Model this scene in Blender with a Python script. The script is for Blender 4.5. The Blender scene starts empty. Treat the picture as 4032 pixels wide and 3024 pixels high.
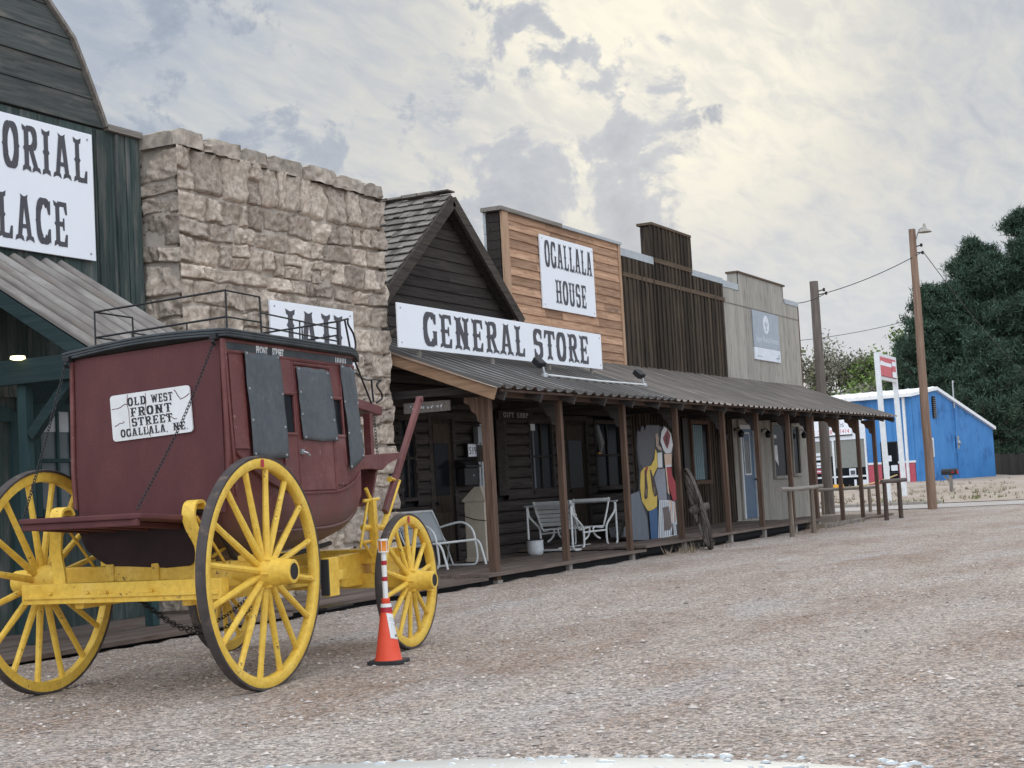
import bpy, bmesh, math, random
import numpy as np
from mathutils import Vector, Matrix, noise
random.seed(7)
S = bpy.context.scene
COL = S.collection
R = math.radians

# ------------------------------------------------------------------ camera
ROLL, PITCH, YAW = R(-3.144), R(3.917), R(27.027)
fw = Vector((math.cos(PITCH)*math.cos(YAW), math.cos(PITCH)*math.sin(YAW), math.sin(PITCH)))
r0 = Vector((math.sin(YAW), -math.cos(YAW), 0)); u0 = r0.cross(fw)
cr = r0*math.cos(ROLL)+u0*math.sin(ROLL); cu = u0*math.cos(ROLL)-r0*math.sin(ROLL)
cam_data = bpy.data.cameras.new('camera'); cam = bpy.data.objects.new('camera', cam_data); COL.objects.link(cam)
cam.matrix_world = Matrix(((cr.x, cu.x, -fw.x, 0), (cr.y, cu.y, -fw.y, 0), (cr.z, cu.z, -fw.z, 1.25), (0, 0, 0, 1)))
cam_data.sensor_width = 36; cam_data.lens = 36*6001.3/4032; cam_data.clip_start = .05; cam_data.clip_end = 9000
S.camera = cam

# ------------------------------------------------------------------ exposure, sun, sky
S.view_settings.view_transform = 'Standard'; S.view_settings.look = 'None'
S.view_settings.exposure = .15; S.view_settings.gamma = 1
SUN_EL, SUN_AZ = R(17), R(20.5)          # azimuth counter-clockwise from +X
sun_d = Vector((math.cos(SUN_EL)*math.cos(SUN_AZ), math.cos(SUN_EL)*math.sin(SUN_AZ), math.sin(SUN_EL)))
sl = bpy.data.lights.new('sun', 'SUN'); so = bpy.data.objects.new('sun', sl); COL.objects.link(so)
sl.energy = .7; sl.angle = R(25); sl.color = (1, .93, .8)
so.rotation_euler = (-sun_d).to_track_quat('-Z', 'Y').to_euler()

W = bpy.data.worlds.new("World"); S.world = W; W.use_nodes = True
nt = W.node_tree; nt.nodes.clear()
class NT:
    """small helper around a node tree"""
    def __init__(s, t): s.t = t
    def n(s, ty, **kw):
        a = s.t.nodes.new(ty)
        for k, v in kw.items(): setattr(a, k, v)
        return a
    def l(s, a, b): s.t.links.new(a, b)
    def put(s, sock, v):
        if isinstance(v, bpy.types.NodeSocket): s.l(v, sock)
        elif v is not None: sock.default_value = v
    def m(s, op, a, b=None, c=None, clamp=False):
        x = s.n('ShaderNodeMath', operation=op); x.use_clamp = clamp
        s.put(x.inputs[0], a); s.put(x.inputs[1], b)
        if c is not None: s.put(x.inputs[2], c)
        return x.outputs[0]
    def vm(s, op, a, b=None):
        x = s.n('ShaderNodeVectorMath', operation=op); s.put(x.inputs[0], a); s.put(x.inputs[1], b)
        return x.outputs['Value'] if op in ('DOT_PRODUCT', 'LENGTH') else x.outputs[0]
    def mr(s, v, a, b, c=0., d=1., smooth=True):
        x = s.n('ShaderNodeMapRange'); x.interpolation_type = 'SMOOTHSTEP' if smooth else 'LINEAR'
        s.put(x.inputs[0], v)
        for i, q in enumerate((a, b, c, d)): x.inputs[i+1].default_value = q
        return x.outputs[0]
    def mix(s, f, a, b, blend='MIX'):
        x = s.n('ShaderNodeMix', data_type='RGBA', blend_type=blend)
        s.put(x.inputs[0], f); s.put(x.inputs[6], a if isinstance(a, bpy.types.NodeSocket) else (*a, 1)); s.put(x.inputs[7], b if isinstance(b, bpy.types.NodeSocket) else (*b, 1))
        return x.outputs[2]
    def noise(s, v, sc, det=6, rough=.55, dist=0., lac=2.):
        x = s.n('ShaderNodeTexNoise'); s.put(x.inputs['Vector'], v)
        x.inputs['Scale'].default_value = sc; x.inputs['Detail'].default_value = det
        x.inputs['Roughness'].default_value = rough; x.inputs['Distortion'].default_value = dist; x.inputs['Lacunarity'].default_value = lac
        return x.outputs[0]
    def map(s, v, sc=(1, 1, 1), loc=(0, 0, 0), rot=(0, 0, 0)):
        x = s.n('ShaderNodeMapping'); s.put(x.inputs[0], v)
        x.inputs['Scale'].default_value = sc; x.inputs['Location'].default_value = loc; x.inputs['Rotation'].default_value = rot
        return x.outputs[0]
    def ramp(s, f, stops):
        x = s.n('ShaderNodeValToRGB'); s.put(x.inputs[0], f)
        e = x.color_ramp.elements
        while len(e) < len(stops): e.new(.5)
        for i, (p, c) in enumerate(stops): e[i].position = p; e[i].color = (*c, 1)
        return x.outputs[0]

def world():
    N = NT(nt)
    tc = N.n('ShaderNodeTexCoord'); d = N.vm('NORMALIZE', tc.outputs['Generated'])
    sp = N.n('ShaderNodeSeparateXYZ'); N.l(d, sp.inputs[0])
    zc = N.m('MAXIMUM', sp.outputs[2], 0.0); zz = N.m('ADD', zc, .16)
    cb = N.n('ShaderNodeCombineXYZ'); N.l(N.m('DIVIDE', sp.outputs[0], zz), cb.inputs[0]); N.l(N.m('DIVIDE', sp.outputs[1], zz), cb.inputs[1])
    p = cb.outputs[0]
    # high thin overcast, drawn out in streaks
    q = N.map(p, (1.0, 2.0, 1), rot=(0, 0, R(-14)))
    n1 = N.noise(q, 1.1, 8, .52, .4)
    n2 = N.noise(N.map(p, (2., 5.2, 1), (3, 1, 0), (0, 0, R(-20))), 3.4, 8, .6, .4)
    streak = N.m('ADD', N.m('MULTIPLY', n1, .52), N.m('MULTIPLY', n2, .48))
    base = N.ramp(streak, [(.35, (.38, .44, .535)), (.45, (.455, .505, .58)), (.54, (.54, .575, .61)), (.66, (.655, .665, .65))])
    # warm glow where the sun sits behind the cloud
    dot = N.vm('DOT_PRODUCT', d, tuple(sun_d))
    g = N.mr(dot, .986, 1.0); g2 = N.mr(dot, .962, 1.0)
    base = N.mix(N.m('MULTIPLY', g2, N.mr(streak, .40, .62, .30, .75)), base, (.70, .685, .62))
    base = N.mix(N.m('MULTIPLY', g, N.mr(streak, .40, .58, .45, 1.)), base, (.90, .87, .745))
    # bluish band close to the horizon
    base = N.mix(N.mr(sp.outputs[2], .21, .03, 0, .72), base, (.50, .585, .70))
    # low grey heaps of cloud
    d3 = N.map(d, (1, 1, 1.2), (5.3, 2.2, .4))
    h1 = N.noise(d3, 17, 9, .62, .3)
    h2 = N.noise(N.map(d3, loc=(2, 7, 3)), 42, 7, .6)
    heap = N.m('ADD', N.m('MULTIPLY', h1, .78), N.m('MULTIPLY', h2, .22))
    def at(az, el): return (math.cos(R(el))*math.cos(R(az)), math.cos(R(el))*math.sin(R(az)), math.sin(R(el)))
    def blob(az, el, c0, c1): return N.mr(N.vm('DOT_PRODUCT', d, at(az, el)), c0, c1)
    msk = N.m('MULTIPLY', blob(41, 13, .978, .997), .70)
    for az, el, c0, c1, w in ((28.5, 10.8, .9930, .9996, 1.), (25.3, 11.6, .9950, .9997, 1.), (22.6, 11.3, .9972, .9999, 1.1), (33, 9.5, .992, .9993, .85), (26.6, 16.2, .9972, .9999, .8), (22.1, 14.7, .9978, .9999, 1.25)):
        msk = N.m('MAXIMUM', msk, N.m('MULTIPLY', blob(az, el, c0, c1), w))
    cov = N.mr(N.m('SUBTRACT', heap, N.mr(msk, 0, 1, .66, .455, False)), -.012, .055)
    dark = N.ramp(heap, [(.42, (.52, .555, .605)), (.52, (.40, .455, .54)), (.64, (.29, .35, .45))])
    base = N.mix(N.m('MULTIPLY', cov, .88), base, dark)
    # added fill for the fronts: unseen sky behind the camera and overhead brightened
    back = N.vm('DOT_PRODUCT', d, tuple(-Vector((fw.x, fw.y, 0)).normalized()))
    gain = N.m('ADD', N.mr(back, -.55, .75, .92, 2.9), N.mr(sp.outputs[2], .40, .95, 0, 1.2))
    vs = N.n('ShaderNodeVectorMath', operation='SCALE'); N.l(base, vs.inputs[0]); N.l(gain, vs.inputs[3])
    sky = N.n('ShaderNodeTexSky'); sky.sky_type = 'NISHITA'; sky.sun_disc = False
    sky.sun_elevation = SUN_EL; sky.sun_rotation = math.pi/2-SUN_AZ
    b1 = N.n('ShaderNodeBackground'); N.l(sky.outputs[0], b1.inputs[0]); b1.inputs[1].default_value = .06
    b2 = N.n('ShaderNodeBackground'); N.l(vs.outputs[0], b2.inputs[0]); b2.inputs[1].default_value = 1
    mx = N.n('ShaderNodeMixShader'); mx.inputs[0].default_value = .92
    N.l(b1.outputs[0], mx.inputs[1]); N.l(b2.outputs[0], mx.inputs[2])
    o = N.n('ShaderNodeOutputWorld'); N.l(mx.outputs[0], o.inputs[0])
world()

# ------------------------------------------------------------------ materials
MATS = {}
def mat(name, stops, nscale=4., sc=(1, 1, 1), det=6, rough=.75, bump=.25, bdist=.01, island=0., metal=0., spec=.35, patch=None, nrough=.6, rvar=0., coat=0., dist=0., fine=None, trans=0., dirt=None, stripe=None, chips=None):
    """noise driven surface: stops = colour ramp; island = brightness change from piece to piece; patch = (colour, scale, lo, hi)"""
    m = bpy.data.materials.new(name); m.use_nodes = True; t = m.node_tree; t.nodes.clear(); N = NT(t)
    tc = N.n('ShaderNodeTexCoord'); v = tc.outputs['Object']
    if isinstance(stops[0], (int, float)): stops = [(0, stops)]
    geo = N.n('ShaderNodeNewGeometry'); rnd = geo.outputs['Random Per Island']
    if island: v = N.vm('ADD', v, N.vm('MULTIPLY', N.vm('ADD', rnd, (0., 0., 0.)), (37., 53., 71.)))
    q = N.map(v, sc)
    n = N.noise(q, nscale, det, nrough, dist)
    if len(stops) == 1: stops = [(.3, tuple(c*.86 for c in stops[0][1])), (.7, tuple(min(1, c*1.12) for c in stops[0][1]))]
    c = N.ramp(n, stops)
    if fine: c = N.mix(N.mr(N.noise(v, fine[1], 3, .6), .35, .7, 0, fine[2]), c, fine[0])
    if patch:
        pn = N.noise(N.map(v, patch[4] if len(patch) > 4 else (1, 1, 1)), patch[1], 5, .65)
        c = N.mix(N.mr(pn, patch[2], patch[3]), c, patch[0])
    if chips:    # paint knocked off in small flakes: (colour, scale, lo, hi)
        cn = N.m('MULTIPLY', N.noise(v, chips[1], 4, .7), N.mr(N.noise(v, chips[1]*.16, 3), .4, .65, .8, 1.08))
        c = N.mix(N.mr(cn, chips[2], chips[3]), c, chips[0])
    if stripe:   # shade between the ribs of sheet, painted in as dark bands: (colour, pitch, amount, x of the first rib)
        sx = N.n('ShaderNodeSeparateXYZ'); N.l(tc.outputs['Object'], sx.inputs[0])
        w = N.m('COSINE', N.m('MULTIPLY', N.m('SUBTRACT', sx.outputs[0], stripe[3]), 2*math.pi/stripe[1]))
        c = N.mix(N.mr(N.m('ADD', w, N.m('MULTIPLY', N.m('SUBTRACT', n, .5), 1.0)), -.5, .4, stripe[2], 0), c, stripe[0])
    if dirt:
        sz = N.n('ShaderNodeSeparateXYZ'); N.l(v, sz.inputs[0])
        dn = N.m('ADD', sz.outputs[2], N.m('MULTIPLY', N.m('SUBTRACT', n, .5), dirt[3]))
        c = N.mix(N.mr(dn, dirt[1], dirt[2], .8, 0), c, dirt[0])
    if island:
        f = N.m('ADD', N.m('MULTIPLY', rnd, 2*island), 1-island)
        vs = N.n('ShaderNodeVectorMath', operation='SCALE'); N.l(c, vs.inputs[0]); N.l(f, vs.inputs[3]); c = vs.outputs[0]
    b = N.n('ShaderNodeBsdfPrincipled'); N.l(c, b.inputs['Base Color'])
    if rvar: N.l(N.mr(N.noise(v, nscale*1.7, 4), .3, .7, rough-rvar, rough+rvar, False), b.inputs['Roughness'])
    else: b.inputs['Roughness'].default_value = rough
    b.inputs['Metallic'].default_value = metal; b.inputs['Specular IOR Level'].default_value = spec
    b.inputs['Coat Weight'].default_value = coat; b.inputs['Transmission Weight'].default_value = trans
    if bump:
        bp = N.n('ShaderNodeBump'); bp.inputs['Strength'].default_value = bump; bp.inputs['Distance'].default_value = bdist
        N.l(n, bp.inputs['Height']); N.l(bp.outputs[0], b.inputs['Normal'])
    o = N.n('ShaderNodeOutputMaterial'); N.l(b.outputs[0], o.inputs[0])
    MATS[name] = m
    return m
def wood(name, a, b, axis='z', island=.28, rough=.85, k=1., bump=.5, patch=None, dirt=None):
    s = {'x': (.55, 9, 9), 'y': (9, .55, 9), 'z': (9, 9, .55)}[axis]
    mid = tuple((x+y)/2 for x, y in zip(a, b))
    return mat(name, [(.28, a), (.5, mid), (.72, b)], 3.2*k, s, 8, rough, bump, .006, island, patch=patch, dist=.4, spec=.2, dirt=dirt)
def flat(name, c, rough=.5, metal=0., spec=.4, bump=0, k=6, **kw):
    return mat(name, [(.3, tuple(x*.9 for x in c)), (.7, tuple(min(1, x*1.08) for x in c))], k, (1, 1, 1), 4, rough, bump, .004, 0, metal, spec, **kw)

# ------------------------------------------------------------------ mesh helpers
class MB:
    def __init__(s): s.v = []; s.f = []; s.sm = []
    def add(s, vs, fs, smooth=False):
        o = len(s.v); s.v += [tuple(p) for p in vs]; s.f += [[i+o for i in f] for f in fs]; s.sm += [smooth]*len(fs); return s
    def box(s, x0, x1, y0, y1, z0, z1):
        return s.add([(x0, y0, z0), (x1, y0, z0), (x1, y1, z0), (x0, y1, z0), (x0, y0, z1), (x1, y0, z1), (x1, y1, z1), (x0, y1, z1)],
                     [(0, 3, 2, 1), (4, 5, 6, 7), (0, 1, 5, 4), (1, 2, 6, 5), (2, 3, 7, 6), (3, 0, 4, 7)])
    def bar(s, a, b, w, h, up=(0, 0, 1)):
        """square timber from a to b, w wide, h high"""
        a = Vector(a); b = Vector(b); d = (b-a).normalized(); up = Vector(up)
        if abs(d.dot(up)) > .98: up = Vector((0, 1, 0))
        x = d.cross(up).normalized()*w/2; y = x.cross(d).normalized()*h/2
        return s.add([a-x-y, a+x-y, a+x+y, a-x+y, b-x-y, b+x-y, b+x+y, b-x+y], [(0, 3, 2, 1), (4, 5, 6, 7), (0, 1, 5, 4), (1, 2, 6, 5), (2, 3, 7, 6), (3, 0, 4, 7)])
    def tube(s, pts, r, n=8, closed=False, cap=True):
        P = [Vector(p) for p in pts]; m = len(P); rr = r if isinstance(r, (list, tuple)) else [r]*m
        vs = []; prev = None
        for i in range(m):
            a = P[(i-1) % m] if (closed or i) else P[i]; b = P[(i+1) % m] if (closed or i < m-1) else P[i]
            d = (b-a).normalized()
            if prev is None:
                x = d.cross(Vector((0, 0, 1)) if abs(d.z) < .9 else Vector((1, 0, 0))).normalized()
            else: x = (prev-d*prev.dot(d)).normalized()
            prev = x; y = d.cross(x)
            vs += [P[i]+(x*math.cos(2*math.pi*k/n)+y*math.sin(2*math.pi*k/n))*rr[i] for k in range(n)]
        fs = []
        for i in range(m if closed else m-1):
            j = (i+1) % m
            fs += [(i*n+k, i*n+(k+1) % n, j*n+(k+1) % n, j*n+k) for k in range(n)]
        s.add(vs, fs, True)
        if cap and not closed: o = len(s.v)-m*n; s.f += [[o+k for k in range(n)][::-1], [o+(m-1)*n+k for k in range(n)]]; s.sm += [False, False]
        return s
    def lathe(s, prof, c=(0, 0, 0), ax='z', n=24, cap=True):
        """prof = [(radius, along)]; a profile that closes on itself makes a ring"""
        cap = cap and prof[0] != prof[-1]
        c = Vector(c); vs = []
        for r, h in prof:
            for k in range(n):
                a = 2*math.pi*k/n; p, q = r*math.cos(a), r*math.sin(a)
                vs.append(c+Vector({'z': (p, q, h), 'y': (p, h, q), 'x': (h, p, q)}[ax]))
        fs = [(i*n+k, i*n+(k+1) % n, (i+1)*n+(k+1) % n, (i+1)*n+k) for i in range(len(prof)-1) for k in range(n)]
        s.add(vs, fs, True)
        o = len(s.v)-len(vs)
        for i, rv in ((0, 1), (len(prof)-1, 0)):
            if cap and prof[i][0] > 1e-5:
                f = [o+i*n+k for k in range(n)]; s.f.append(f[::-1] if rv else f); s.sm.append(False)
        return s
    def ribbon(s, pts, wide, t):
        """flat strap along pts, wide = half-width vector, t = thickness"""
        P = [Vector(p) for p in pts]; w = Vector(wide); vs = []
        for i, p in enumerate(P):
            d = (P[min(i+1, len(P)-1)]-P[max(i-1, 0)]).normalized(); n = d.cross(w).normalized()*t/2
            vs += [p-w-n, p+w-n, p+w+n, p-w+n]
        m = len(P); fs = [(4*i+k, 4*i+(k+1) % 4, 4*i+4+(k+1) % 4, 4*i+4+k) for i in range(m-1) for k in range(4)]
        return s.add(vs, fs+[(3, 2, 1, 0), tuple(4*m-4+k for k in range(4))], True)
    def poly(s, pts): return s.add(pts, [list(range(len(pts)))])
    def prism(s, pts, off):
        """flat outline pushed out by the vector off"""
        n = len(pts); off = Vector(off); a = [Vector(p) for p in pts]
        return s.add(a+[p+off for p in a], [list(range(n))[::-1], [n+i for i in range(n)]]+[(i, (i+1) % n, n+(i+1) % n, n+i) for i in range(n)])
    def grid(s, nu, nv, fn, smooth=True):
        vs = [fn(i/(nu-1), j/(nv-1)) for i in range(nu) for j in range(nv)]
        return s.add(vs, [(i*nv+j, (i+1)*nv+j, (i+1)*nv+j+1, i*nv+j+1) for i in range(nu-1) for j in range(nv-1)], smooth)
    def build(s, name, m, parent=None, tag_=None, org=None, bevel=0, fix=True, sharp=40):
        me = bpy.data.meshes.new(name)
        o3 = Vector(org) if org is not None else (ORG[0] if parent is not None else Vector())
        me.from_pydata([Vector(v)-o3 for v in s.v], [], s.f)
        if fix:
            b = bmesh.new(); b.from_mesh(me); bmesh.ops.recalc_face_normals(b, faces=b.faces); b.to_mesh(me); b.free()
        me.polygons.foreach_set('use_smooth', s.sm)
        if any(s.sm): me.set_sharp_from_angle(angle=R(sharp))
        me.materials.append(m if not isinstance(m, str) else MATS[m])
        o = bpy.data.objects.new(name, me); COL.objects.link(o)
        if parent is not None: o.parent = parent
        elif org is not None: o.location = o3
        if bevel:
            md = o.modifiers.new('bevel', 'BEVEL'); md.width = bevel; md.segments = 2; md.limit_method = 'ANGLE'
        if tag_: tag(o, *tag_)
        return o
ORG = [Vector()]
def tag(o, label, cat=None, group=None, kind=None):
    if label: o['label'] = label
    if cat: o['category'] = cat
    if group: o['group'] = group
    if kind: o['kind'] = kind
    return o
def thing(name, loc, label, cat, group=None, rotz=0):
    """an Empty at the foot of a thing; the pieces built next hang under it"""
    o = bpy.data.objects.new(name, None); COL.objects.link(o); o.location = loc; o.rotation_euler = (0, 0, rotz); o.empty_display_size = .2
    ORG[0] = Vector(loc) if not rotz else Vector()
    return tag(o, label, cat, group)
def curve_pts(pts, n=6):
    """smooth path through points"""
    P = [Vector(p) for p in pts]; out = []
    for i in range(len(P)-1):
        a, b, c, d = P[max(i-1, 0)], P[i], P[i+1], P[min(i+2, len(P)-1)]
        for k in range(n):
            t = k/n; out.append(.5*((2*b)+(c-a)*t+(2*a-5*b+4*c-d)*t*t+(3*b-a-3*c+d)*t**3))
    return out+[P[-1]]
def nz(p, k=1.): return noise.noise(Vector(p)*k)
def fbm(p, k=1., o=4): return noise.fractal(Vector(p)*k, 1., 2., o)

# ------------------------------------------------------------------ lettering
def stroke(pts, hx, hy):
    """broad-nib stroke: wide where it runs upright, thin where it runs level"""
    P = [Vector((x, y)) for x, y in pts]; A = []; B = []
    for i, p in enumerate(P):
        d = (P[min(i+1, len(P)-1)]-P[max(i-1, 0)]).normalized(); n = Vector((-d.y, d.x)); w = hx*abs(n.x)+hy*abs(n.y)
        A.append(p+n*w); B.append(p-n*w)
    return [[A[i], A[i+1], B[i+1], B[i]] for i in range(len(P)-1)]
def arc(cx, cy, rx, ry, a0, a1, n=18): return [(cx+rx*math.copysign(abs(math.cos(R(a)))**.8, math.cos(R(a))), cy+ry*math.copysign(abs(math.sin(R(a)))**.8, math.sin(R(a)))) for a in [a0+(a1-a0)*i/n for i in range(n+1)]]
def stem(x, top=1, bot=1, y0=0., y1=1., w=.085):
    p = []
    e = .08
    if top: p += [(x-w-e, y1+.015), (x-.03, y1-.035), (x+.03, y1-.035), (x+w+e, y1+.015), (x+w+e-.02, y1-.1), (x+w, y1-.13)]
    else: p += [(x-w, y1), (x+w, y1)]
    m = (y0+y1)/2
    p += [(x+w, m+.06), (x+w+.05, m), (x+w, m-.06)]
    if bot: p += [(x+w, y0+.13), (x+w+e-.02, y0+.1), (x+w+e, y0-.015), (x+.03, y0+.035), (x-.03, y0+.035), (x-w-e, y0-.015), (x-w-e+.02, y0+.1), (x-w, y0+.13)]
    else: p += [(x+w, y0), (x-w, y0)]
    p += [(x-w, m-.06), (x-w-.05, m), (x-w, m+.06)]
    if top: p += [(x-w, y1-.13), (x-w-e+.02, y1-.1)]
    return p
def rot_leg(x0, y0, x1, y1, w=.08):
    d = Vector((x1-x0, y1-y0)).normalized(); n = Vector((-d.y, d.x)); P = Vector((x0, y0)); Q = Vector((x1, y1))
    return [tuple(P+n*w), tuple(Q+n*w), tuple(Q-n*w), tuple(P-n*w)]
def foot(x, y=0., w=.085, s=1):
    return [(x-w-.09, y-.015*s), (x-.03, y+.035*s), (x+.03, y+.035*s), (x+w+.09, y-.015*s), (x+w+.05, y+.1*s), (x, y+.14*s), (x-w-.05, y+.1*s)]
ARM_T = lambda x, r: [(x, 1), (r, 1.0), (r+.02, .72), (r-.06, .72), (r-.12, .89), (x, .89)]
ARM_B = lambda x, r: [(x, 0), (x, .11), (r-.12, .11), (r-.06, .28), (r+.02, .28), (r, 0)]
ARM_M = lambda x, r: [(x, .555), (r-.08, .555), (r-.06, .64), (r, .64), (r, .36), (r-.06, .36), (r-.08, .445), (x, .445)]
SPUR = lambda x: [(x-.05, .5), (x, .57), (x+.05, .5), (x, .43)]
GL = {
 'I': (.40, [stem(.2)]), 'L': (.62, [stem(.2), ARM_B(.2, .58)]), 'E': (.64, [stem(.2), ARM_T(.2, .58), ARM_M(.2, .48), ARM_B(.2, .58)]),
 'F': (.60, [stem(.2), ARM_T(.2, .56), ARM_M(.2, .46)]), 'H': (.74, [stem(.2), stem(.56), [(.2, .55), (.56, .55), (.56, .45), (.2, .45)]]),
 'T': (.66, [stem(.33, 0), [(.03, 1.), (.63, 1.), (.66, .72), (.58, .72), (.52, .88), (.14, .88), (.08, .72), (0., .72)]]),
 'O': (.66, stroke(arc(.33, .5, .21, .44, 0, 360, 30), .09, .065)+[SPUR(.05), SPUR(.61)]),
 'C': (.64, stroke(arc(.34, .5, .22, .44, 48, 312, 24), .09, .065)+[SPUR(.05), [(.44, .86), (.60, .98), (.60, .66), (.52, .66)], [(.44, .14), (.52, .34), (.60, .34), (.60, .02)]]),
 'G': (.68, stroke(arc(.34, .5, .22, .44, 48, 320, 24), .09, .065)+[SPUR(.05), [(.44, .86), (.60, .98), (.60, .66), (.52, .66)], [(.44, .46), (.66, .46), (.64, .38), (.64, .02), (.47, .10), (.47, .38)]]),
 'D': (.68, [stem(.2)]+stroke([(.2, .945)]+arc(.34, .5, .23, .445, 90, -90, 16)+[(.2, .055)], .09, .055)),
 'P': (.64, [stem(.2)]+stroke([(.2, .945)]+arc(.34, .715, .19, .23, 90, -90, 12)+[(.2, .485)], .085, .055)),
 'R': (.70, [stem(.2)]+stroke([(.2, .945)]+arc(.34, .735, .19, .21, 90, -90, 12)+[(.2, .525)], .085, .055)+[rot_leg(.36, .52, .56, .08), foot(.57)]),
 'S': (.60, stroke(arc(.3, .725, .185, .215, 35, 265, 14)+arc(.3, .285, .195, .225, 85, -145, 14), .085, .06)+[[(.40, .86), (.53, .98), (.53, .68), (.46, .68)], [(.07, .32), (.14, .32), (.20, .14), (.07, .02)], SPUR(.08), SPUR(.52)]),
 'U': (.72, [stem(.18, 1, 0, .3), stem(.54, 1, 0, .3)]+stroke(arc(.36, .31, .18, .255, 180, 360, 16), .085, .06)),
 'J': (.58, [stem(.38, 1, 0, .3)]+stroke(arc(.22, .31, .16, .25, 200, 360, 14), .085, .06)+[[(.02, .34), (.15, .34), (.15, .2), (.02, .2)]]),
 'N': (.78, [stem(.2), stem(.58), rot_leg(.2, .95, .58, .05, .085)]),
 'A': (.74, [rot_leg(.33, .96, .18, .08), rot_leg(.41, .96, .56, .08), [(.24, .36), (.5, .36), (.5, .27), (.24, .27)], foot(.17), foot(.57), foot(.37, 1., .06, -1)]),
 'W': (.96, [rot_leg(.16, .92, .30, .04), rot_leg(.30, .04, .48, .9), rot_leg(.48, .9, .66, .04), rot_leg(.66, .04, .80, .92), foot(.15, 1., .07, -1), foot(.81, 1., .07, -1)]),
 ' ': (.34, []), ',': (.2, [[(.06, .12), (.16, .12), (.12, -.1), (.05, -.1)]]), '.': (.2, [[(.05, .1), (.15, .1), (.15, 0), (.05, 0)]]),
}
def western(mb, text, x0, x1, zb, h, P, gap=.06, jit=0):
    """letters between u=x0 and u=x1 on the surface given by P(u, z, lift)"""
    tot = sum(GL[c][0] for c in text)+gap*(len(text)-1); k = (x1-x0)/tot; u = x0; lift = 0
    for c in text:
        w, polys = GL[c]
        for pl in polys:
            lift = (lift+1) % 9
            mb.poly([P(u+q[0]*k, zb+q[1]*h, .0006*lift) for q in pl])
        u += (w+gap)*k
    return mb
def plain_text(text, size, mb, P, x0, zb, fit=None, align='LEFT', bold=0.):
    """built-in plain face, turned into a mesh"""
    cu_ = bpy.data.curves.new('text', 'FONT'); cu_.body = text; cu_.size = size; cu_.align_x = align; cu_.offset = bold
    ob = bpy.data.objects.new('text', cu_); COL.objects.link(ob); bpy.context.view_layer.update()
    me = bpy.data.meshes.new_from_object(ob.evaluated_get(bpy.context.evaluated_depsgraph_get()))
    xs = [v.co.x for v in me.vertices]; k = 1
    if fit and xs: k = fit/(max(xs)-min(xs))
    if xs: mb.add([P(x0+v.co.x*k, zb+v.co.y, 0) for v in me.vertices], [list(q.vertices) for q in me.polygons])
    bpy.data.objects.remove(ob); bpy.data.curves.remove(cu_); bpy.data.meshes.remove(me)
    return mb

# ------------------------------------------------------------------ palette
wood('green_boards', (.025, .039, .037), (.072, .094, .086), 'z', .3, patch=((.125, .125, .115), 2.0, .50, .68, (3, 3, .4)))
wood('green_boards_level', (.038, .044, .043), (.095, .10, .094), 'x', .25, patch=((.13, .125, .11), 2., .5, .68, (.5, 3, 3)))
wood('teal_trim', (.024, .048, .052), (.045, .082, .082), 'z', .12)
wood('teal_beam', (.018, .034, .037), (.036, .058, .060), 'y', .12)
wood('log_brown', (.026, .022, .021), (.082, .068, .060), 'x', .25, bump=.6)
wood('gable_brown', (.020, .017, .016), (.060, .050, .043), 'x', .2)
wood('barge_brown', (.03, .025, .021), (.09, .075, .062), 'x', .2)
wood('cedar', (.245, .13, .078), (.54, .345, .225), 'x', .28, patch=((.17, .12, .09), 1.6, .60, .76, (.6, 3, 3)))
wood('cedar_post', (.33, .20, .125), (.55, .37, .25), 'z', .1)
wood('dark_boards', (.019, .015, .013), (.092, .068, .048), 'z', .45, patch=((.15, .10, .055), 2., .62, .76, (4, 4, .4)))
wood('dark_band', (.07, .05, .034), (.15, .105, .07), 'x', .15)
wood('grey_boards', (.27, .25, .22), (.43, .40, .35), 'z', .10, patch=((.15, .135, .115), 3., .55, .7, (5, 5, .5)))
wood('brown_post', (.075, .046, .034), (.185, .118, .085), 'z', .2)
wood('brown_beam', (.06, .042, .034), (.15, .10, .078), 'x', .15)
wood('dark_beam', (.04, .036, .034), (.09, .08, .074), 'y', .15)
wood('rake_board', (.22, .13, .08), (.42, .27, .17), 'y', .15)
wood('deck_boards', (.095, .072, .06), (.20, .155, .13), 'x', .22, patch=((.13, .07, .05), 1.2, .55, .75))
wood('grey_wood', (.13, .115, .10), (.30, .27, .24), 'z', .15)
wood('grey_wood_x', (.13, .115, .10), (.30, .27, .24), 'x', .15)
wood('wheel_wood', (.055, .047, .04), (.16, .14, .125), 'z', .2)
wood('hitch_wood', (.10, .078, .06), (.26, .21, .17), 'z', .15)
wood('hitch_wood_x', (.14, .12, .10), (.31, .28, .245), 'x', .15)
wood('brown_rail', (.05, .036, .03), (.12, .088, .072), 'z', .15); wood('brown_rail_x', (.07, .055, .047), (.15, .12, .105), 'x', .15)
wood('pole_wood', (.13, .078, .055), (.31, .21, .155), 'z', .1, k=.5)
wood('pole_wood_grey', (.085, .07, .06), (.19, .16, .14), 'z', .1, k=.5)
wood('shingle', (.085, .074, .064), (.27, .245, .215), 'y', .45)
mat('stone', [(.25, (.38, .30, .235)), (.45, (.54, .445, .36)), (.62, (.62, .525, .435)), (.8, (.70, .62, .53))], 5.5, (1, 1, 1), 12, .92, 1., .05, .27, nrough=.68,
    patch=((.47, .30, .235), .9, .62, .80), fine=((.24, .20, .165), 17, .65), chips=((.20, .165, .135), 9, .60, .70))
mat('mortar', [(.3, (.38, .325, .275)), (.7, (.52, .455, .395))], 6, det=8, rough=.95, bump=.6, bdist=.02)
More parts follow.
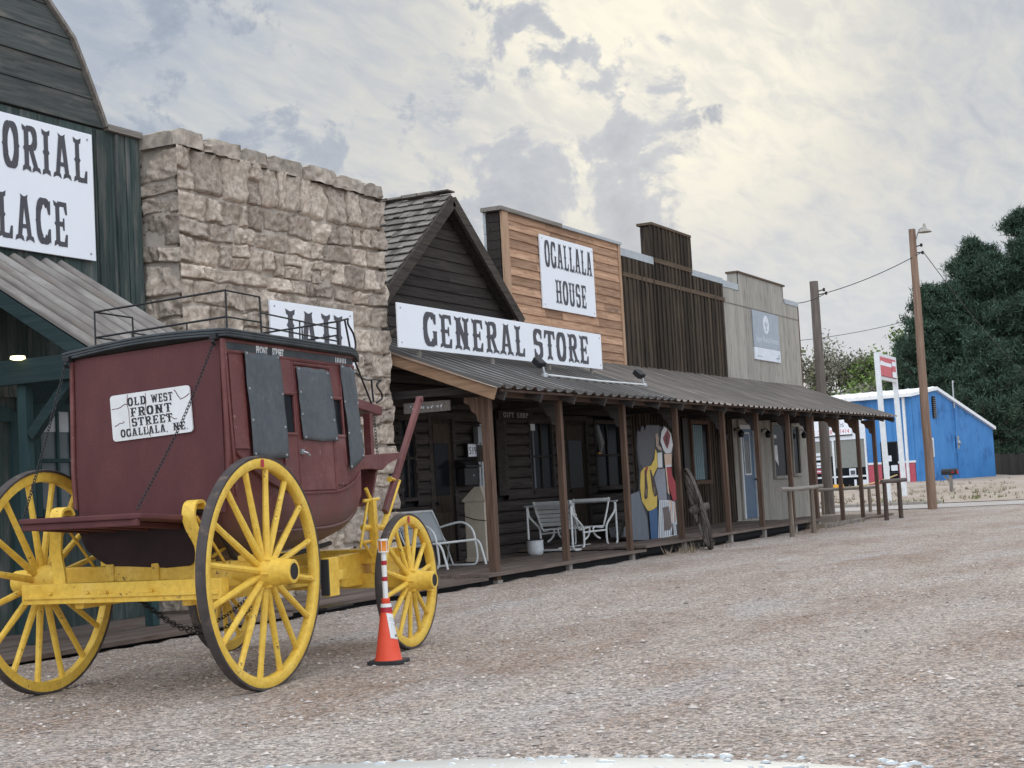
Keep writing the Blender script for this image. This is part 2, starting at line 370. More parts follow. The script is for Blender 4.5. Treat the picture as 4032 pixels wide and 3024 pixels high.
mat('capstone', [(.25, (.30, .25, .205)), (.5, (.465, .395, .325)), (.75, (.60, .525, .44))], 3., det=11, rough=.92, bump=.9, bdist=.03, island=.15, nrough=.68, fine=((.12, .11, .10), 9, .5))
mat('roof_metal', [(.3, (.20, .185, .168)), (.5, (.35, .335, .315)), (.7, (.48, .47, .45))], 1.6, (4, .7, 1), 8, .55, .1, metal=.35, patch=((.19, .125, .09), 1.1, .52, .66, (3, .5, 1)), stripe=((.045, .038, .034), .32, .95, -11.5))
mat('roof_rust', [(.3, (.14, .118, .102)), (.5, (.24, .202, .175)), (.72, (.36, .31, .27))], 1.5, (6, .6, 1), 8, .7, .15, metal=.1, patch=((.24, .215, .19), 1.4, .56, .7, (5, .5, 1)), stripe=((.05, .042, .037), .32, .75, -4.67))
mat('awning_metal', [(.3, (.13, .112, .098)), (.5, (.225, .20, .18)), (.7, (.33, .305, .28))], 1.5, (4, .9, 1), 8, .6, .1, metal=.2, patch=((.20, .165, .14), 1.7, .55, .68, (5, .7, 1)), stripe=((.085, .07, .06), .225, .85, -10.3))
flat('flashing', (.50, .53, .55), .45, .5, bump=.05)
mat('sign_white', [(.3, (.83, .85, .89)), (.7, (.86, .88, .92))], 2, rough=.45, bump=0)
flat('sign_letter', (.075, .072, .082), .5)
flat('sign_grey', (.36, .40, .445), .5)
flat('sign_soft_white', (.72, .75, .80), .5)
flat('black', (.018, .018, .02), .5)
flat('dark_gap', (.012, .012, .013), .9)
mat('dark_glass', (.012, .014, .017), 2, rough=.15, bump=0, spec=.04)
mat('dim_glass', (.14, .16, .17), 2, rough=.12, bump=0, spec=.12)
flat('window_pale', (.42, .44, .45), .35)
flat('cut_hair2', (.13, .135, .145), .7)
flat('curtain', (.19, .27, .285), .7, k=14)
flat('blue_door', (.085, .15, .235), .45)
flat('white_trim', (.72, .74, .75), .5)
flat('iron', (.035, .034, .036), .5, .6)
flat('galvanised', (.40, .41, .42), .45, .7, bump=.05)
flat('beige_metal', (.50, .43, .345), .55, bump=.05)
flat('white_paint', (.70, .71, .70), .45, bump=.1, k=9)
mat('enamel', [(.3, (.50, .51, .52)), (.7, (.68, .69, .70))], 14, rough=.4, bump=.1, patch=((.16, .12, .10), 7, .66, .76))
flat('letter_pale', (.36, .36, .35), .7)
mat('mesh_fabric', [(.3, (.33, .35, .36)), (.7, (.44, .46, .47))], 60, rough=.7, bump=.2)
# coach
mat('coach_red', [(.3, (.115, .032, .030)), (.55, (.160, .050, .046)), (.75, (.21, .080, .071))], 2.6, (1, 1, 1), 8, .5, .12, .006, rvar=.14, patch=((.21, .098, .095), 2.2, .54, .76), fine=((.07, .02, .022), 30, .3), chips=((.30, .20, .18), 40, .655, .70), dirt=((.15, .105, .09), .85, 1.35, .5))
mat('coach_canvas', [(.3, (.085, .026, .027)), (.7, (.128, .041, .041))], 3.5, (1, 1, .4), 8, .75, .5, .02, fine=((.065, .03, .033), 60, .4))
mat('coach_dark', [(.3, (.026, .016, .019)), (.7, (.046, .028, .032))], 4, det=6, rough=.8, bump=.2)
mat('coach_yellow', [(.3, (.76, .475, .06)), (.55, (.82, .545, .085)), (.75, (.86, .61, .14))], 5, det=9, rough=.5, bump=.18, bdist=.004, rvar=.12, patch=((.62, .33, .02), 3.2, .54, .85), fine=((.50, .28, .035), 26, .35), chips=((.17, .10, .045), 34, .62, .68))
mat('tyre', [(.3, (.05, .042, .04)), (.7, (.085, .07, .066))], 9, rough=.85, bump=.3, patch=((.17, .12, .09), 8, .52, .75))
mat('tarp', [(.3, (.062, .072, .080)), (.7, (.098, .110, .118))], 3., (1, 1, .6), 8, .62, .5, .025, fine=((.14, .15, .155), 20, .3), chips=((.16, .165, .165), 30, .64, .70))
mat('coach_roof', [(.3, (.036, .043, .048)), (.7, (.075, .085, .09))], 7, det=8, rough=.7, bump=.25)
mat('leather', (.03, .027, .026), 9, rough=.7, bump=.2)
mat('plate_white', [(.3, (.62, .62, .61)), (.7, (.74, .74, .74))], 5, rough=.6, bump=.1)
flat('reflector_red', (.42, .02, .03), .3)
mat('cone_orange', [(.3, (.78, .075, .035)), (.7, (.86, .115, .055))], 6, rough=.5, bump=.08)
flat('cone_red_band', (.40, .015, .03), .4); flat('cone_white', (.78, .78, .77), .4); flat('rubber', (.025, .025, .027), .7, bump=.15)
flat('amber', (.75, .24, .02), .25)
# far things
mat('blue_paint', [(.3, (.045, .195, .47)), (.7, (.07, .25, .55))], 1.3, (1, 1, .4), 6, .5, .05, patch=((.025, .11, .30), .7, .5, .7))
flat('wainscot_red', (.45, .075, .11), .5); flat('roof_white', (.84, .84, .84), .5)
flat('blind', (.23, .24, .22), .8); flat('sign_red', (.62, .12, .14), .45); flat('sign_dark_red', (.25, .02, .04), .5); flat('lettering_red', (.62, .07, .07), .5)
flat('bumper_yellow', (.75, .36, .03), .6); flat('hose', (.55, .40, .20), .6)
wood('fence_wood', (.03, .028, .027), (.075, .068, .062), 'z', .25)
mat('bark', [(.3, (.055, .042, .033)), (.7, (.13, .10, .08))], 6, (4, 4, .7), 6, .95, .6)
def leaf(name, a, b, isl=.4): return mat(name, [(.3, a), (.7, b)], .9, (1, 1, 1), 4, .75, 0, island=isl, spec=.2)
leaf('needles', (.026, .052, .036), (.070, .112, .072), .6); leaf('leaf_olive', (.14, .15, .07), (.24, .24, .12)); leaf('leaf_spring', (.10, .16, .045), (.20, .27, .085)); leaf('leaf_grey', (.16, .155, .12), (.27, .255, .19))
leaf('dry_grass', (.22, .17, .12), (.36, .285, .205)); leaf('green_grass', (.09, .11, .04), (.22, .22, .10))
flat('car_paint', (.33, .355, .36), .4, .1, coat=.2)
mat('droplet', (.47, .50, .51), 3, rough=.3, bump=0, spec=.4)
flat('tail_glass', (.55, .58, .6), .1)

def gravel_mat():
    m = bpy.data.materials.new('gravel'); m.use_nodes = True; t = m.node_tree; t.nodes.clear(); N = NT(t)
    v = N.n('ShaderNodeTexCoord').outputs['Object']
    big = N.noise(N.map(v, (.7, 1.5, 1), rot=(0, 0, R(8))), .42, 6, .6, .8)
    mid = N.noise(N.map(v, (1., 1.6, 1)), 2.2, 7, .65, .3)
    col = N.ramp(N.m('ADD', N.m('MULTIPLY', big, .6), N.m('MULTIPLY', mid, .4)), [(.36, (.335, .243, .187)), (.45, (.405, .312, .254)), (.53, (.46, .374, .318)), (.62, (.515, .445, .393))])
    sx = N.n('ShaderNodeSeparateXYZ'); N.l(v, sx.inputs[0])   # packed wheel tracks, running along the row
    yy = N.m('ADD', sx.outputs[1], N.m('ADD', N.m('MULTIPLY', N.noise(v, .16, 3), 2.2), N.m('MULTIPLY', mid, .35)))
    for y0, wd in ((2.9, .32), (4.4, .34), (6.35, .26), (7.75, .3), (.2, .4)):
        f = N.mr(N.m('ABSOLUTE', N.m('SUBTRACT', yy, y0+1.1)), wd*.35, wd*1.5, .5, 0)
        col = N.mix(f, col, (.475, .40, .345))
    grey = N.mr(N.noise(N.map(v, (.35, 1.3, 1), (4, 2, 0)), .8, 5, .6), .54, .68, 0, .5); col = N.mix(grey, col, (.50, .465, .45))
    vs = []
    for sc, r in ((42, 1), (95, 1)):
        x = N.n('ShaderNodeTexVoronoi'); N.l(N.map(v, (1, 1, 1), (sc, 0, 0)), x.inputs['Vector']); x.inputs['Scale'].default_value = sc; x.inputs['Randomness'].default_value = r; vs.append(x)
    def tone(x, a, b):
        s = N.n('ShaderNodeSeparateXYZ'); N.l(x.outputs['Color'], s.inputs[0]); return N.mr(s.outputs[0], 0, 1, a, b, False), s
    t1, s1 = tone(vs[0], .48, 1.42); t2, s2 = tone(vs[1], .60, 1.34)
    k = N.m('MULTIPLY', t1, t2)
    sc_ = N.n('ShaderNodeVectorMath', operation='SCALE'); N.l(col, sc_.inputs[0]); N.l(k, sc_.inputs[3])
    col = N.mix(N.mr(s1.outputs[1], .86, .93, 0, .45), sc_.outputs[0], (.33, .31, .31))
    col = N.mix(N.mr(s1.outputs[2], .93, .97, 0, .7), col, (.52, .49, .45))
    col = N.mix(N.mr(N.noise(v, 14, 5, .7), .57, .74, 0, .4), col, (.17, .13, .105))
    b = N.n('ShaderNodeBsdfPrincipled'); N.l(col, b.inputs['Base Color']); b.inputs['Roughness'].default_value = .92; b.inputs['Specular IOR Level'].default_value = .2
    h = N.m('ADD', N.m('MULTIPLY', vs[0].outputs['Distance'], -1.), N.m('ADD', N.m('MULTIPLY', vs[1].outputs['Distance'], -.45), N.m('MULTIPLY', mid, 1.2)))
    bp = N.n('ShaderNodeBump'); bp.inputs['Strength'].default_value = .9; bp.inputs['Distance'].default_value = .022; N.l(h, bp.inputs['Height']); N.l(bp.outputs[0], b.inputs['Normal'])
    o = N.n('ShaderNodeOutputMaterial'); N.l(b.outputs[0], o.inputs[0]); MATS['gravel'] = m
gravel_mat()
mat('road', [(.3, (.38, .335, .305)), (.7, (.50, .455, .425))], .5, det=9, rough=.9, bump=.3, bdist=.02, fine=((.25, .215, .19), 18, .6))
mat('kerb_stone', [(.3, (.27, .24, .215)), (.7, (.38, .345, .31))], 2, det=8, rough=.9, bump=.4)
mat('pebble', [(.3, (.36, .30, .26)), (.7, (.54, .49, .45))], 9, det=4, rough=.9, bump=0, island=.45)
mat('verge_dirt', [(.3, (.31, .24, .185)), (.7, (.44, .365, .30))], .8, det=9, rough=.95, bump=.5, bdist=.03)

# ------------------------------------------------------------------ setting
def sstep(a, b, x):
    t = min(1, max(0, (x-a)/(b-a))); return t*t*(3-2*t)
FH = Vector((math.cos(YAW), math.sin(YAW), 0)); RH = Vector((math.sin(YAW), -math.cos(YAW), 0))
def ground_z(x, y):
    d = x; z = .46*sstep(50, 71, d)+.25*sstep(76, 105, d)
    z += -.05*sstep(9.55, 9.9, y)*sstep(9.5, 9.9, y)*sstep(2, 8, x)*(1-sstep(40.6, 42, x))
    if d < 46: z += .035*fbm((x, y, 0), .35, 3)*sstep(3, 9, x)*0.5+.010*fbm((x, y, 3), 2.6, 3)
    elif d > 52: z += .12*fbm((x, y, 0), .16, 4)*sstep(54, 62, d)
    return z
def make_ground():
    na, rr = 360, [0]
    r = .6
    while r < 4000: rr.append(r); r *= 1.022 if r < 130 else 1.12
    v = [(0, 0, 0)]; f = []
    for q in rr[1:]:
        for k in range(na):
            a = 2*math.pi*k/na; x, y = q*math.cos(a), q*math.sin(a); v.append((x, y, ground_z(x, y)))
    for k in range(na): f.append((0, 1+k, 1+(k+1) % na))
    for i in range(len(rr)-2):
        o = 1+i*na
        f += [(o+k, o+na+k, o+na+(k+1) % na, o+(k+1) % na) for k in range(na)]
    mb = MB(); mb.add(v, f, True); g = mb.build('ground', 'gravel', fix=False, sharp=180); tag(g, None, None, None, 'structure')
make_ground()
# cross street beyond the row, lying in the gravel lot's plane
mb = MB()
def street_pt(u, v):
    y = 60-150*v; x = 45.6+4.6*u-(0 if y > 9 else .0); return (x+.25*nz((y*.2, 3, 0)), y, ground_z(x, y)+.012+.008*(1-abs(2*u-1)))
mb.grid(12, 160, street_pt)
tag(mb.build('street', 'road', fix=False), None, None, None, 'structure')
mb = MB(); n = 90
for i in range(n):
    ya, yb = 45-i*.55, 45-(i+1)*.55+.012
    if yb < 9.9: break
    mb.box(50.45, 50.62, yb, ya, -.05, .105)
tag(mb.build('kerb', 'kerb_stone', bevel=.015), None, None, None, 'structure')
# bare dirt verge between kerb and the blue shop
mb = MB()
mb.grid(60, 60, lambda u, v: (50.63+26*u, 36-34*v, ground_z(50.63+26*u, 36-34*v)+.02+.05*max(0, fbm((50+26*u, 34*v, 5), .5, 4))*min(1, 8*u)))
tag(mb.build('verge', 'verge_dirt', fix=False), None, None, None, 'structure')

def pebbles():
    rng = np.random.default_rng(5); N_ = 26000
    d = 3.6+rng.random(N_)**1.5*17; a = YAW+(rng.random(N_)-.5)*.95
    x = d*np.cos(a); y = d*np.sin(a); keep = (y < 9.55) & (x > .5); x, y, d = x[keep], y[keep], d[keep]
    # loose stones gather in drifts
    dens = np.array([.55+.9*fbm((p, q, 9), .7, 3) for p, q in zip(x, y)]); keep = rng.random(len(x)) < dens; x, y, d = x[keep], y[keep], d[keep]
    n = len(x); s = .005+.011*rng.random(n)**2.4+.010*(rng.random(n) > .985)
    base = np.array([(1, 0, 0), (0, 1, 0), (-1, 0, 0), (0, -1, 0), (0, 0, 1), (0, 0, -1)], float)
    th = rng.random(n)*6.28; V = np.empty((n, 6, 3))
    jit = 1+.6*(rng.random((n, 6, 1))-.5); b = base[None]*jit*s[:, None, None]*np.array([1.5, 1, .75])
    V[..., 0] = b[..., 0]*np.cos(th)[:, None]-b[..., 1]*np.sin(th)[:, None]+x[:, None]
    V[..., 1] = b[..., 0]*np.sin(th)[:, None]+b[..., 1]*np.cos(th)[:, None]+y[:, None]
    gz = np.array([ground_z(p, q) for p, q in zip(x, y)]); V[..., 2] = b[..., 2]+gz[:, None]+s[:, None]*.25
    F = np.array([(0, 1, 4), (1, 2, 4), (2, 3, 4), (3, 0, 4), (1, 0, 5), (2, 1, 5), (3, 2, 5), (0, 3, 5)])
    fs = (F[None]+6*np.arange(n)[:, None, None]).reshape(-1, 3)
    me = bpy.data.meshes.new('gravel_stones'); me.from_pydata(V.reshape(-1, 3).tolist(), [], fs.tolist()); me.materials.append(MATS['pebble'])
    o = bpy.data.objects.new('gravel_stones', me); COL.objects.link(o); tag(o, 'loose tan and grey gravel stones strewn over the lot', 'gravel', None, 'stuff')
pebbles()

def tufts(name, label, m, n, seed, place, h0, h1, w=.012, blades=7):
    rng = random.Random(seed); mb = MB()
    for _ in range(n):
        x, y = place(rng); z = ground_z(x, y)
        for _ in range(blades):
            a = rng.random()*6.28; h = rng.uniform(h0, h1); l = rng.uniform(.2, .8)*h; q = rng.random()*.08
            bx, by = x+math.cos(a)*q, y+math.sin(a)*q; px, py = -math.sin(a)*w, math.cos(a)*w
            mb.add([(bx-px, by-py, z), (bx+px, by+py, z), (bx+math.cos(a)*l, by+math.sin(a)*l, z+h)], [(0, 1, 2)])
    return tag(mb.build(name, m, fix=False), label, 'grass', None, 'stuff')
tufts('dry_grass', 'dry straw coloured grass on the verge in front of the blue shop', 'dry_grass', 260, 3, lambda r: (r.uniform(51, 60)+r.random()**2*12, r.uniform(8, 22)), .05, .18, .02)
tufts('green_grass', 'patches of green grass on the far verge by the kerb', 'green_grass', 80, 4, lambda r: (lambda c: (c[0]+r.gauss(0, .9), c[1]+r.gauss(0, .7)))(r.choice([(53, 13), (52.2, 11.2), (55, 14), (54, 9.6), (57, 10.4)])), .05, .2, .02)
tufts('deck_weeds', 'dead weeds at the foot of the boardwalk end', 'dry_grass', 45, 8, lambda r: (r.choice([r.uniform(31, 33.5), r.uniform(33, 36.5), r.uniform(24, 26)]), r.uniform(9.15, 9.6)), .04, .2, .008)

# ------------------------------------------------------------------ generic boarding
def boards_up(mb, x0, x1, y, z0, z1, w=.19, t=.022, gap=.004, jit=.006, rng=random, zf=None):
    """upright boards on the face y, standing proud towards -y"""
    x = x0
    while x < x1-.01:
        e = min(x1, x+w*rng.uniform(.85, 1.15)); e = x1 if x1-e < .05 else e
        top = zf((x+e)/2) if zf else z1; d = t+rng.uniform(0, jit)
        mb.box(x, e-gap, y-d, y, z0, top); x = e
    return mb
def battens(mb, x0, x1, y, z0, z1, step=.3, w=.05, t=.03, rng=random, zf=None):
    x = x0+step*.5
    while x < x1:
        d = t+rng.uniform(0, .01); mb.box(x-w/2, x+w/2, y-d, y, z0, (zf(x) if zf else z1)-rng.uniform(0, .01)); x += step*rng.uniform(.9, 1.1)
    return mb
def cut_x(spans, x0, x1):
    """x-intervals left of x0..x1 after taking out the openings"""
    out = []; a = x0
    for s, e in sorted(spans):
        if s > a: out.append((a, s))
        a = max(a, e)
    if a < x1: out.append((a, x1))
    return out
def clapboards(mb, x0, x1, y, z0, z1, h=.165, t=.03, rng=random, lmin=.7, lmax=2.2, holes=(), zlim=None):
    z = z0
    while z < z1-.02:
        e = min(z1, z+h)
        for a, b in cut_x([(p, q) for p, q, c, d in holes if c < (z+e)/2 < d], *(zlim((z+e)/2) if zlim else (x0, x1))):
            x = a
            while x < b-.01:
                f = min(b, x+rng.uniform(lmin, lmax)); f = b if b-f < .3 else f
                j = rng.uniform(0, .004)
                mb.add([(x, y-t-j, z-.012), (f-.003, y-t-j, z-.012), (f-.003, y, z-.012), (x, y, z-.012), (x, y-.008-j, e), (f-.003, y-.008-j, e), (f-.003, y, e), (x, y, e)],
                       [(0, 3, 2, 1), (4, 5, 6, 7), (0, 1, 5, 4), (1, 2, 6, 5), (2, 3, 7, 6), (3, 0, 4, 7)]); x = f
        z = e
    return mb
def logs(mb, x0, x1, y, z0, z1, h=.19, holes=()):
    z = z0
    while z < z1-.05:
        e = min(z1, z+h)
        for a, b in cut_x([(p, q) for p, q, c, d in holes if c < (z+e)/2 < d], x0, x1):
            n = 7; off = random.uniform(0, .01); vs = []
            for xx in (a, b):
                for k in range(n):
                    q = math.pi*k/(n-1); vs.append((xx, y+.03-.075*math.sin(q)**.7-off*math.sin(q), z+(e-z)*(.5-.5*math.cos(q))))
            mb.add(vs, [(k, k+1, n+k+1, n+k) for k in range(n-1)], True)
        z = e
    return mb
def corrugated(mb, x0, x1, A, B, pitch=.2, amp=.03, ny=5, sag=0., ridge=.35):
    """roofing sheet from line A (y, z) down to line B; ribs run down the fall"""
    n = int((x1-x0)/pitch*8); d = Vector((0, B[0]-A[0], B[1]-A[1])).normalized(); nn = Vector((0, -d.z, d.y)); nn = nn if nn.z > 0 else -nn
    def fn(u, v):
        x = x0+(x1-x0)*u; ph = (x/pitch) % 1; h = amp*(max(0, math.cos(2*math.pi*ph))**ridge if math.cos(2*math.pi*ph) > 0 else 0)
        sheet = int((x-x0)/(pitch*4)); e = .03*random.Random(sheet*7+1).uniform(-1, 1) if v > .99 else 0
        y = A[0]+(B[0]-A[0])*v+d.y*e; z = A[1]+(B[1]-A[1])*v+d.z*e-sag*math.sin(v*math.pi)+.012*nz((x*.8, v*3, 0))
        return (x+nn.x*h, y+nn.y*h, z+nn.z*h)
    return mb.grid(n, ny, fn)

# ------------------------------------------------------------------ green false front (left edge of the picture)
def box_part(name, m, p, *b, bevel=0): mb = MB(); mb.box(*b); return mb.build(name, m, p, bevel=bevel)
def framed(name, p, x0, x1, z0, z1, y, fm, pm, fw_=.07, mull=(), rails=(), depth=.05, fname='frame', pname='pane', extra=None):
    """window set in the face y: glass, frame and glazing bars"""
    w = MB(); w.box(x0, x1, y-.006, y+.03, z0, z1); o = w.build(pname if name is None else name, pm, p)
    f = MB(); f.box(x0-fw_, x0, y-depth, y+.02, z0-fw_, z1+fw_); f.box(x1, x1+fw_, y-depth, y+.02, z0-fw_, z1+fw_)
    f.box(x0, x1, y-depth, y+.02, z1, z1+fw_); f.box(x0, x1, y-depth-.02, y+.02, z0-fw_, z0)
    for m_ in mull: f.box(m_-.018, m_+.018, y-depth*.7, y-.007, z0, z1)
    for r_ in rails: f.box(x0, x1, y-depth*.75, y-.007, r_-.02, r_+.02)
    f.build(fname, fm, o, bevel=.004)
    return o
gb = thing('green_building', (10.3, 11.55, 0), 'dark green weathered barn fronted wooden building behind the stagecoach', 'building')
rg = random.Random(11); GY = 11.55
mb = MB(); boards_up(mb, 11.66, 13.5, GY, 2.45, 5.47, .27, .02, .008, .02, rg); boards_up(mb, 7.1, 11.66, GY, 2.45, 5.47, .2, rng=rg); boards_up(mb, 12.82, 13.5, GY, .06, 2.45, .2, rng=rg); boards_up(mb, 7.1, 10.45, GY, .06, 2.45, .2, rng=rg)
boards_up(mb, 11.5, 11.66, GY, .9, 2.45, .16, rng=rg); boards_up(mb, 11.66, 12.82, GY, .06, 1.2, .3, rng=rg)
battens(mb, 12.66, 13.5, GY-.03, 2.45, 5.46, .28, .06, .024, rg)
mb.build('wall', 'green_boards', gb)
box_part('body', 'green_boards', gb, 7.15, 13.48, GY, 18, .0, 5.45)
# rounded barn gable of level boards
GE = [(12.91, 5.52), (12.70, 5.94), (12.45, 6.40), (12.05, 6.76), (11.4, 7.1), (10.3, 7.42)]
def gable_x(z):
    for (a, b), (c, d) in zip(GE, GE[1:]):
        if b <= z <= d: return a+(c-a)*(z-b)/(d-b)
    return 10.31
mb = MB(); z = 5.49; k = 0
while z < 7.36:
    e = min(z+.30, 7.40); xa, xb = gable_x(max(z, 5.52)), gable_x(max(e, 5.53)); d = rg.uniform(0, .012)
    for a0, a1, b0, b1 in (((20.6-xa), xa, 20.6-xb, xb),):
        mb.add([(a0, GY-.05-d, z), (a1, GY-.05-d, z), (b1, GY-.035-d, e-.006), (b0, GY-.035-d, e-.006), (a0, GY, z), (a1, GY, z), (b1, GY, e-.006), (b0, GY, e-.006)],
               [(0, 1, 2, 3), (7, 6, 5, 4), (0, 4, 5, 1), (1, 5, 6, 2), (2, 6, 7, 3), (3, 7, 4, 0)])
    z = e
mb.build('gable', 'green_boards_level', gb)
mb = MB()
for s in (1, -1):
    P = [(10.3+s*(a-10.3+.012), b+.012) for a, b in GE]
    for (a, b), (c, d) in zip(P, P[1:]):
        mb.add([(a, GY-.10, b), (c, GY-.10, d), (c, 17, d), (a, 17, b), (a-.03*s, GY-.10, b-.03), (c-.03*s, GY-.10, d-.03), (c-.03*s, 17, d-.03), (a-.03*s, 17, b-.03)], [(0, 1, 2, 3), (7, 6, 5, 4), (0, 4, 5, 1), (2, 6, 7, 3), (0, 3, 7, 4), (1, 5, 6, 2)])
mb.build('roof', 'grey_wood', gb)
for a, b in ((12.93, 13.5), (7.1, 7.67)): box_part('parapet_cap', 'grey_wood_x', gb, a, b, GY-.09, GY+.1, 5.475, 5.545)
# entrance canopy
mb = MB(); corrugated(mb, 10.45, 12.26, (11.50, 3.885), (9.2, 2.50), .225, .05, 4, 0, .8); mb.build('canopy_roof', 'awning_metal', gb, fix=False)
mb = MB(); mb.box(10.44, 10.49, 9.35, 11.45, 2.46, 2.69); mb.box(12.14, 12.26, 9.35, 11.45, 2.46, 2.69); mb.box(10.44, 12.26, 9.3, 9.4, 2.40, 2.54); mb.build('canopy_beam', 'teal_beam', gb, bevel=.006)
for x in (10.47, 12.21):
    mb = MB(); mb.bar((x, 11.5, 3.79), (x, 9.22, 2.415), .05, .13); mb.build('rafter', 'teal_beam', gb)
mb = MB(); n = 12
for k in range(n):
    t0, t1 = k/n, (k+1)/n-.004; mb.add([(10.46, 11.5-2.28*t0, 3.83-1.375*t0), (12.24, 11.5-2.28*t0, 3.83-1.375*t0), (12.24, 11.5-2.28*t1, 3.83-1.375*t1), (10.46, 11.5-2.28*t1, 3.83-1.375*t1)], [(0, 1, 2, 3)])
mb.build('soffit', 'teal_beam', gb)
for x in (10.55, 12.2):
    p = MB(); p.box(x-.05, x+.05, 10.42, 10.53, .06, 2.46); p = p.build('post', 'teal_trim', gb, bevel=.008)
    b = MB(); b.bar((x, 10.40, 1.98), (x, 9.86, 2.50), .08, .10); b.build('brace', 'teal_beam', p)
mb = MB(); boards_up(mb, 10.6, 11.4, GY+.10, .06, 2.2, .4, .03, rng=rg); dr = mb.build('door', 'dark_boards', gb)
mb = MB(); mb.lathe([(.03, 0), (.035, .03), (.02, .05)], (11.33, GY+.02, 1.1), 'y', 10); mb.build('handle', 'iron', dr)
mb = MB(); mb.box(10.46, 10.6, GY-.04, GY+.05, .06, 2.3); mb.box(11.4, 11.52, GY-.04, GY+.05, .06, 2.3); mb.box(10.6, 11.4, GY-.04, GY+.05, 2.2, 2.35); mb.build('door_frame', 'teal_trim', gb)
wn = framed('window', gb, 11.76, 12.72, 1.30, 2.32, GY-.03, 'teal_trim', 'dim_glass', .08, (12.02, 12.22, 12.46), (1.80,))
box_part('shade', 'window_pale', wn, 11.77, 12.71, GY-.045, GY-.037, 2.10, 2.315)
box_part('header', 'teal_beam', gb, 11.66, 12.85, GY-.09, GY-.03, 2.40, 2.62)
lm = MB(); lm.lathe([(.02, .03), (.065, .025), (.07, .0), (.04, -.012), (0, -.014)], (10.40, 10.4, 2.69), 'z', 16)
lb = bpy.data.materials.new('lamp_glow'); lb.use_nodes = True; e = lb.node_tree.nodes['Principled BSDF']; e.inputs['Base Color'].default_value = (.9, .85, .6, 1); e.inputs['Emission Color'].default_value = (1, .86, .5, 1); e.inputs['Emission Strength'].default_value = 2.5
lm.build('ceiling_lamp', lb, gb)
# its signboard
def sign(name, x0, x1, y, z0, z1, label, lines, t=.03, m='sign_white', lm_='sign_letter', gap=.06):
    s = thing(name, ((x0+x1)/2, y, z0), label, 'sign')
    mb = MB(); mb.box(x0, x1, y-t, y, z0, z1); mb.build('board', m, s, bevel=.004)
    for tx, a, b, zb, h in lines:
        mb = MB(); western(mb, tx, a, b, zb, h, lambda u, w, l: (u, y-t-.0015-l, w), gap); mb.build('lettering', lm_, s, fix=False)
    mb = MB()
    for px in (x0+.08, x1-.08):
        for pz in (z0+.07, z1-.07): mb.lathe([(.012, 0), (.012, -.008)], (px, y-t, pz), 'y', 8)
    mb.build('screws', 'galvanised', s)
    return s
sign('signboard', 7.95, 12.66, GY-.06, 3.97, 5.37, 'large white board lettered ORIAL and LACE on the green building', [('ORIAL', 11.335, 12.575, 4.81, .48), ('LACE', 11.236, 12.25, 4.07, .48)])

# ------------------------------------------------------------------ stone jail
jl = thing('stone_jail', (15.7, 11, 0), 'rough tan limestone jail building between the green building and the general store', 'building')
def warp(u, v, s=0):
    return (u+.075*nz((u*1.7, v*1.7, 3+s))+.028*nz((u*5, v*5, 8+s)), v+.07*nz((u*1.0, v*1.4, 13+s))+.03*nz((u*4.2, v*5, 18+s)))
def stones(mb, w, h, P, seed, openl=True, openr=True, top=None):
    """irregular coursed rubble over u in 0..w, v in 0..h; P maps (u, v, out)"""
    rg_ = random.Random(seed); v = 0; row = 0
    while v < h-.05:
        hh = rg_.choice((.18, .24, .29, .34, .39)); hh = h-v if h-v-hh < .16 else hh
        u = 0; sub = []
        while u < w-.02:
            ww = rg_.choice((.2, .26, .32, .38, .46, .56))*rg_.uniform(.85, 1.15)*(1 if hh > .24 else 1.1); ww = w-u if w-u-ww < .2 else ww
            if hh > .3 and rg_.random() < .22 and ww < .45:
                c = rg_.uniform(.4, .6); sub += [(u, u+ww, v, v+hh*c), (u, u+ww, v+hh*c, v+hh)]
            elif hh > .26 and rg_.random() < .3: d = rg_.uniform(-.05, .05); sub.append((u, u+ww, v+max(0, d), v+hh))
            else: sub.append((u, u+ww, v, v+hh))
            u += ww
        for a, b, c, d in sub:
            nu, nv = 17, 14; amp = rg_.choice((.07, .08, .09, .105, .12)); sd = rg_.uniform(0, 99); j = rg_.uniform(.014, .03); tilt = rg_.uniform(-.035, .04); tl2 = rg_.uniform(-.035, .035)
            def fn(s, t, a=a, b=b, c=c, d=d, amp=amp, sd=sd, j=j, tilt=tilt, tl2=tl2):
                el = 1 if (openl and a < .01) else 0; er = 1 if (openr and b > w-.01) else 0
                uu = a+(b-a)*s; vv = c+(d-c)*t
                if not (el and s == 0) and not (er and s == 1): uu += j*(1-2*s) if s in (0, 1) else 0
                vv += j*(1-2*t) if t in (0, 1) else 0
                es = min((s if not el else 1), (1-s if not er else 1))*(b-a); et = min(t, 1-t)*(d-c); e = min(es, et)
                # rounded plan corners
                k = min(1, max(0, e/(.014+.022*abs(nz((uu*6, vv*6, sd))))))**.55; u_, v_ = (uu-a)/(b-a)-.5, (vv-c)/(d-c)-.5
                U, V = warp(uu, vv, seed)
                if uu < .06 and openl: U = U*(uu/.06)
                if w-uu < .06 and openr: U = w-(w-U)*((w-uu)/.06)
                o = -.03+k*(amp+.030*fbm((uu+sd, vv, 1), 5, 5)+.05*abs(nz((uu*8, vv*8+sd, 2)))-.03+.03*fbm((uu, vv+sd, 2), 14, 4)+tilt*v_*2+tl2*u_*2)
                if el and s == 0 or er and s == 1: o = .055+.055*nz((vv*3.1, 5 if er and s == 1 else 2, 7))+.02*nz((vv*9, 1, 3))
                return P(U, V, o)
            mb.grid(nu, nv, fn)
        v += hh; row += 1
mb = MB(); JX0, JX1, JY, JZ = 13.58, 17.86, 11.06, 5.38
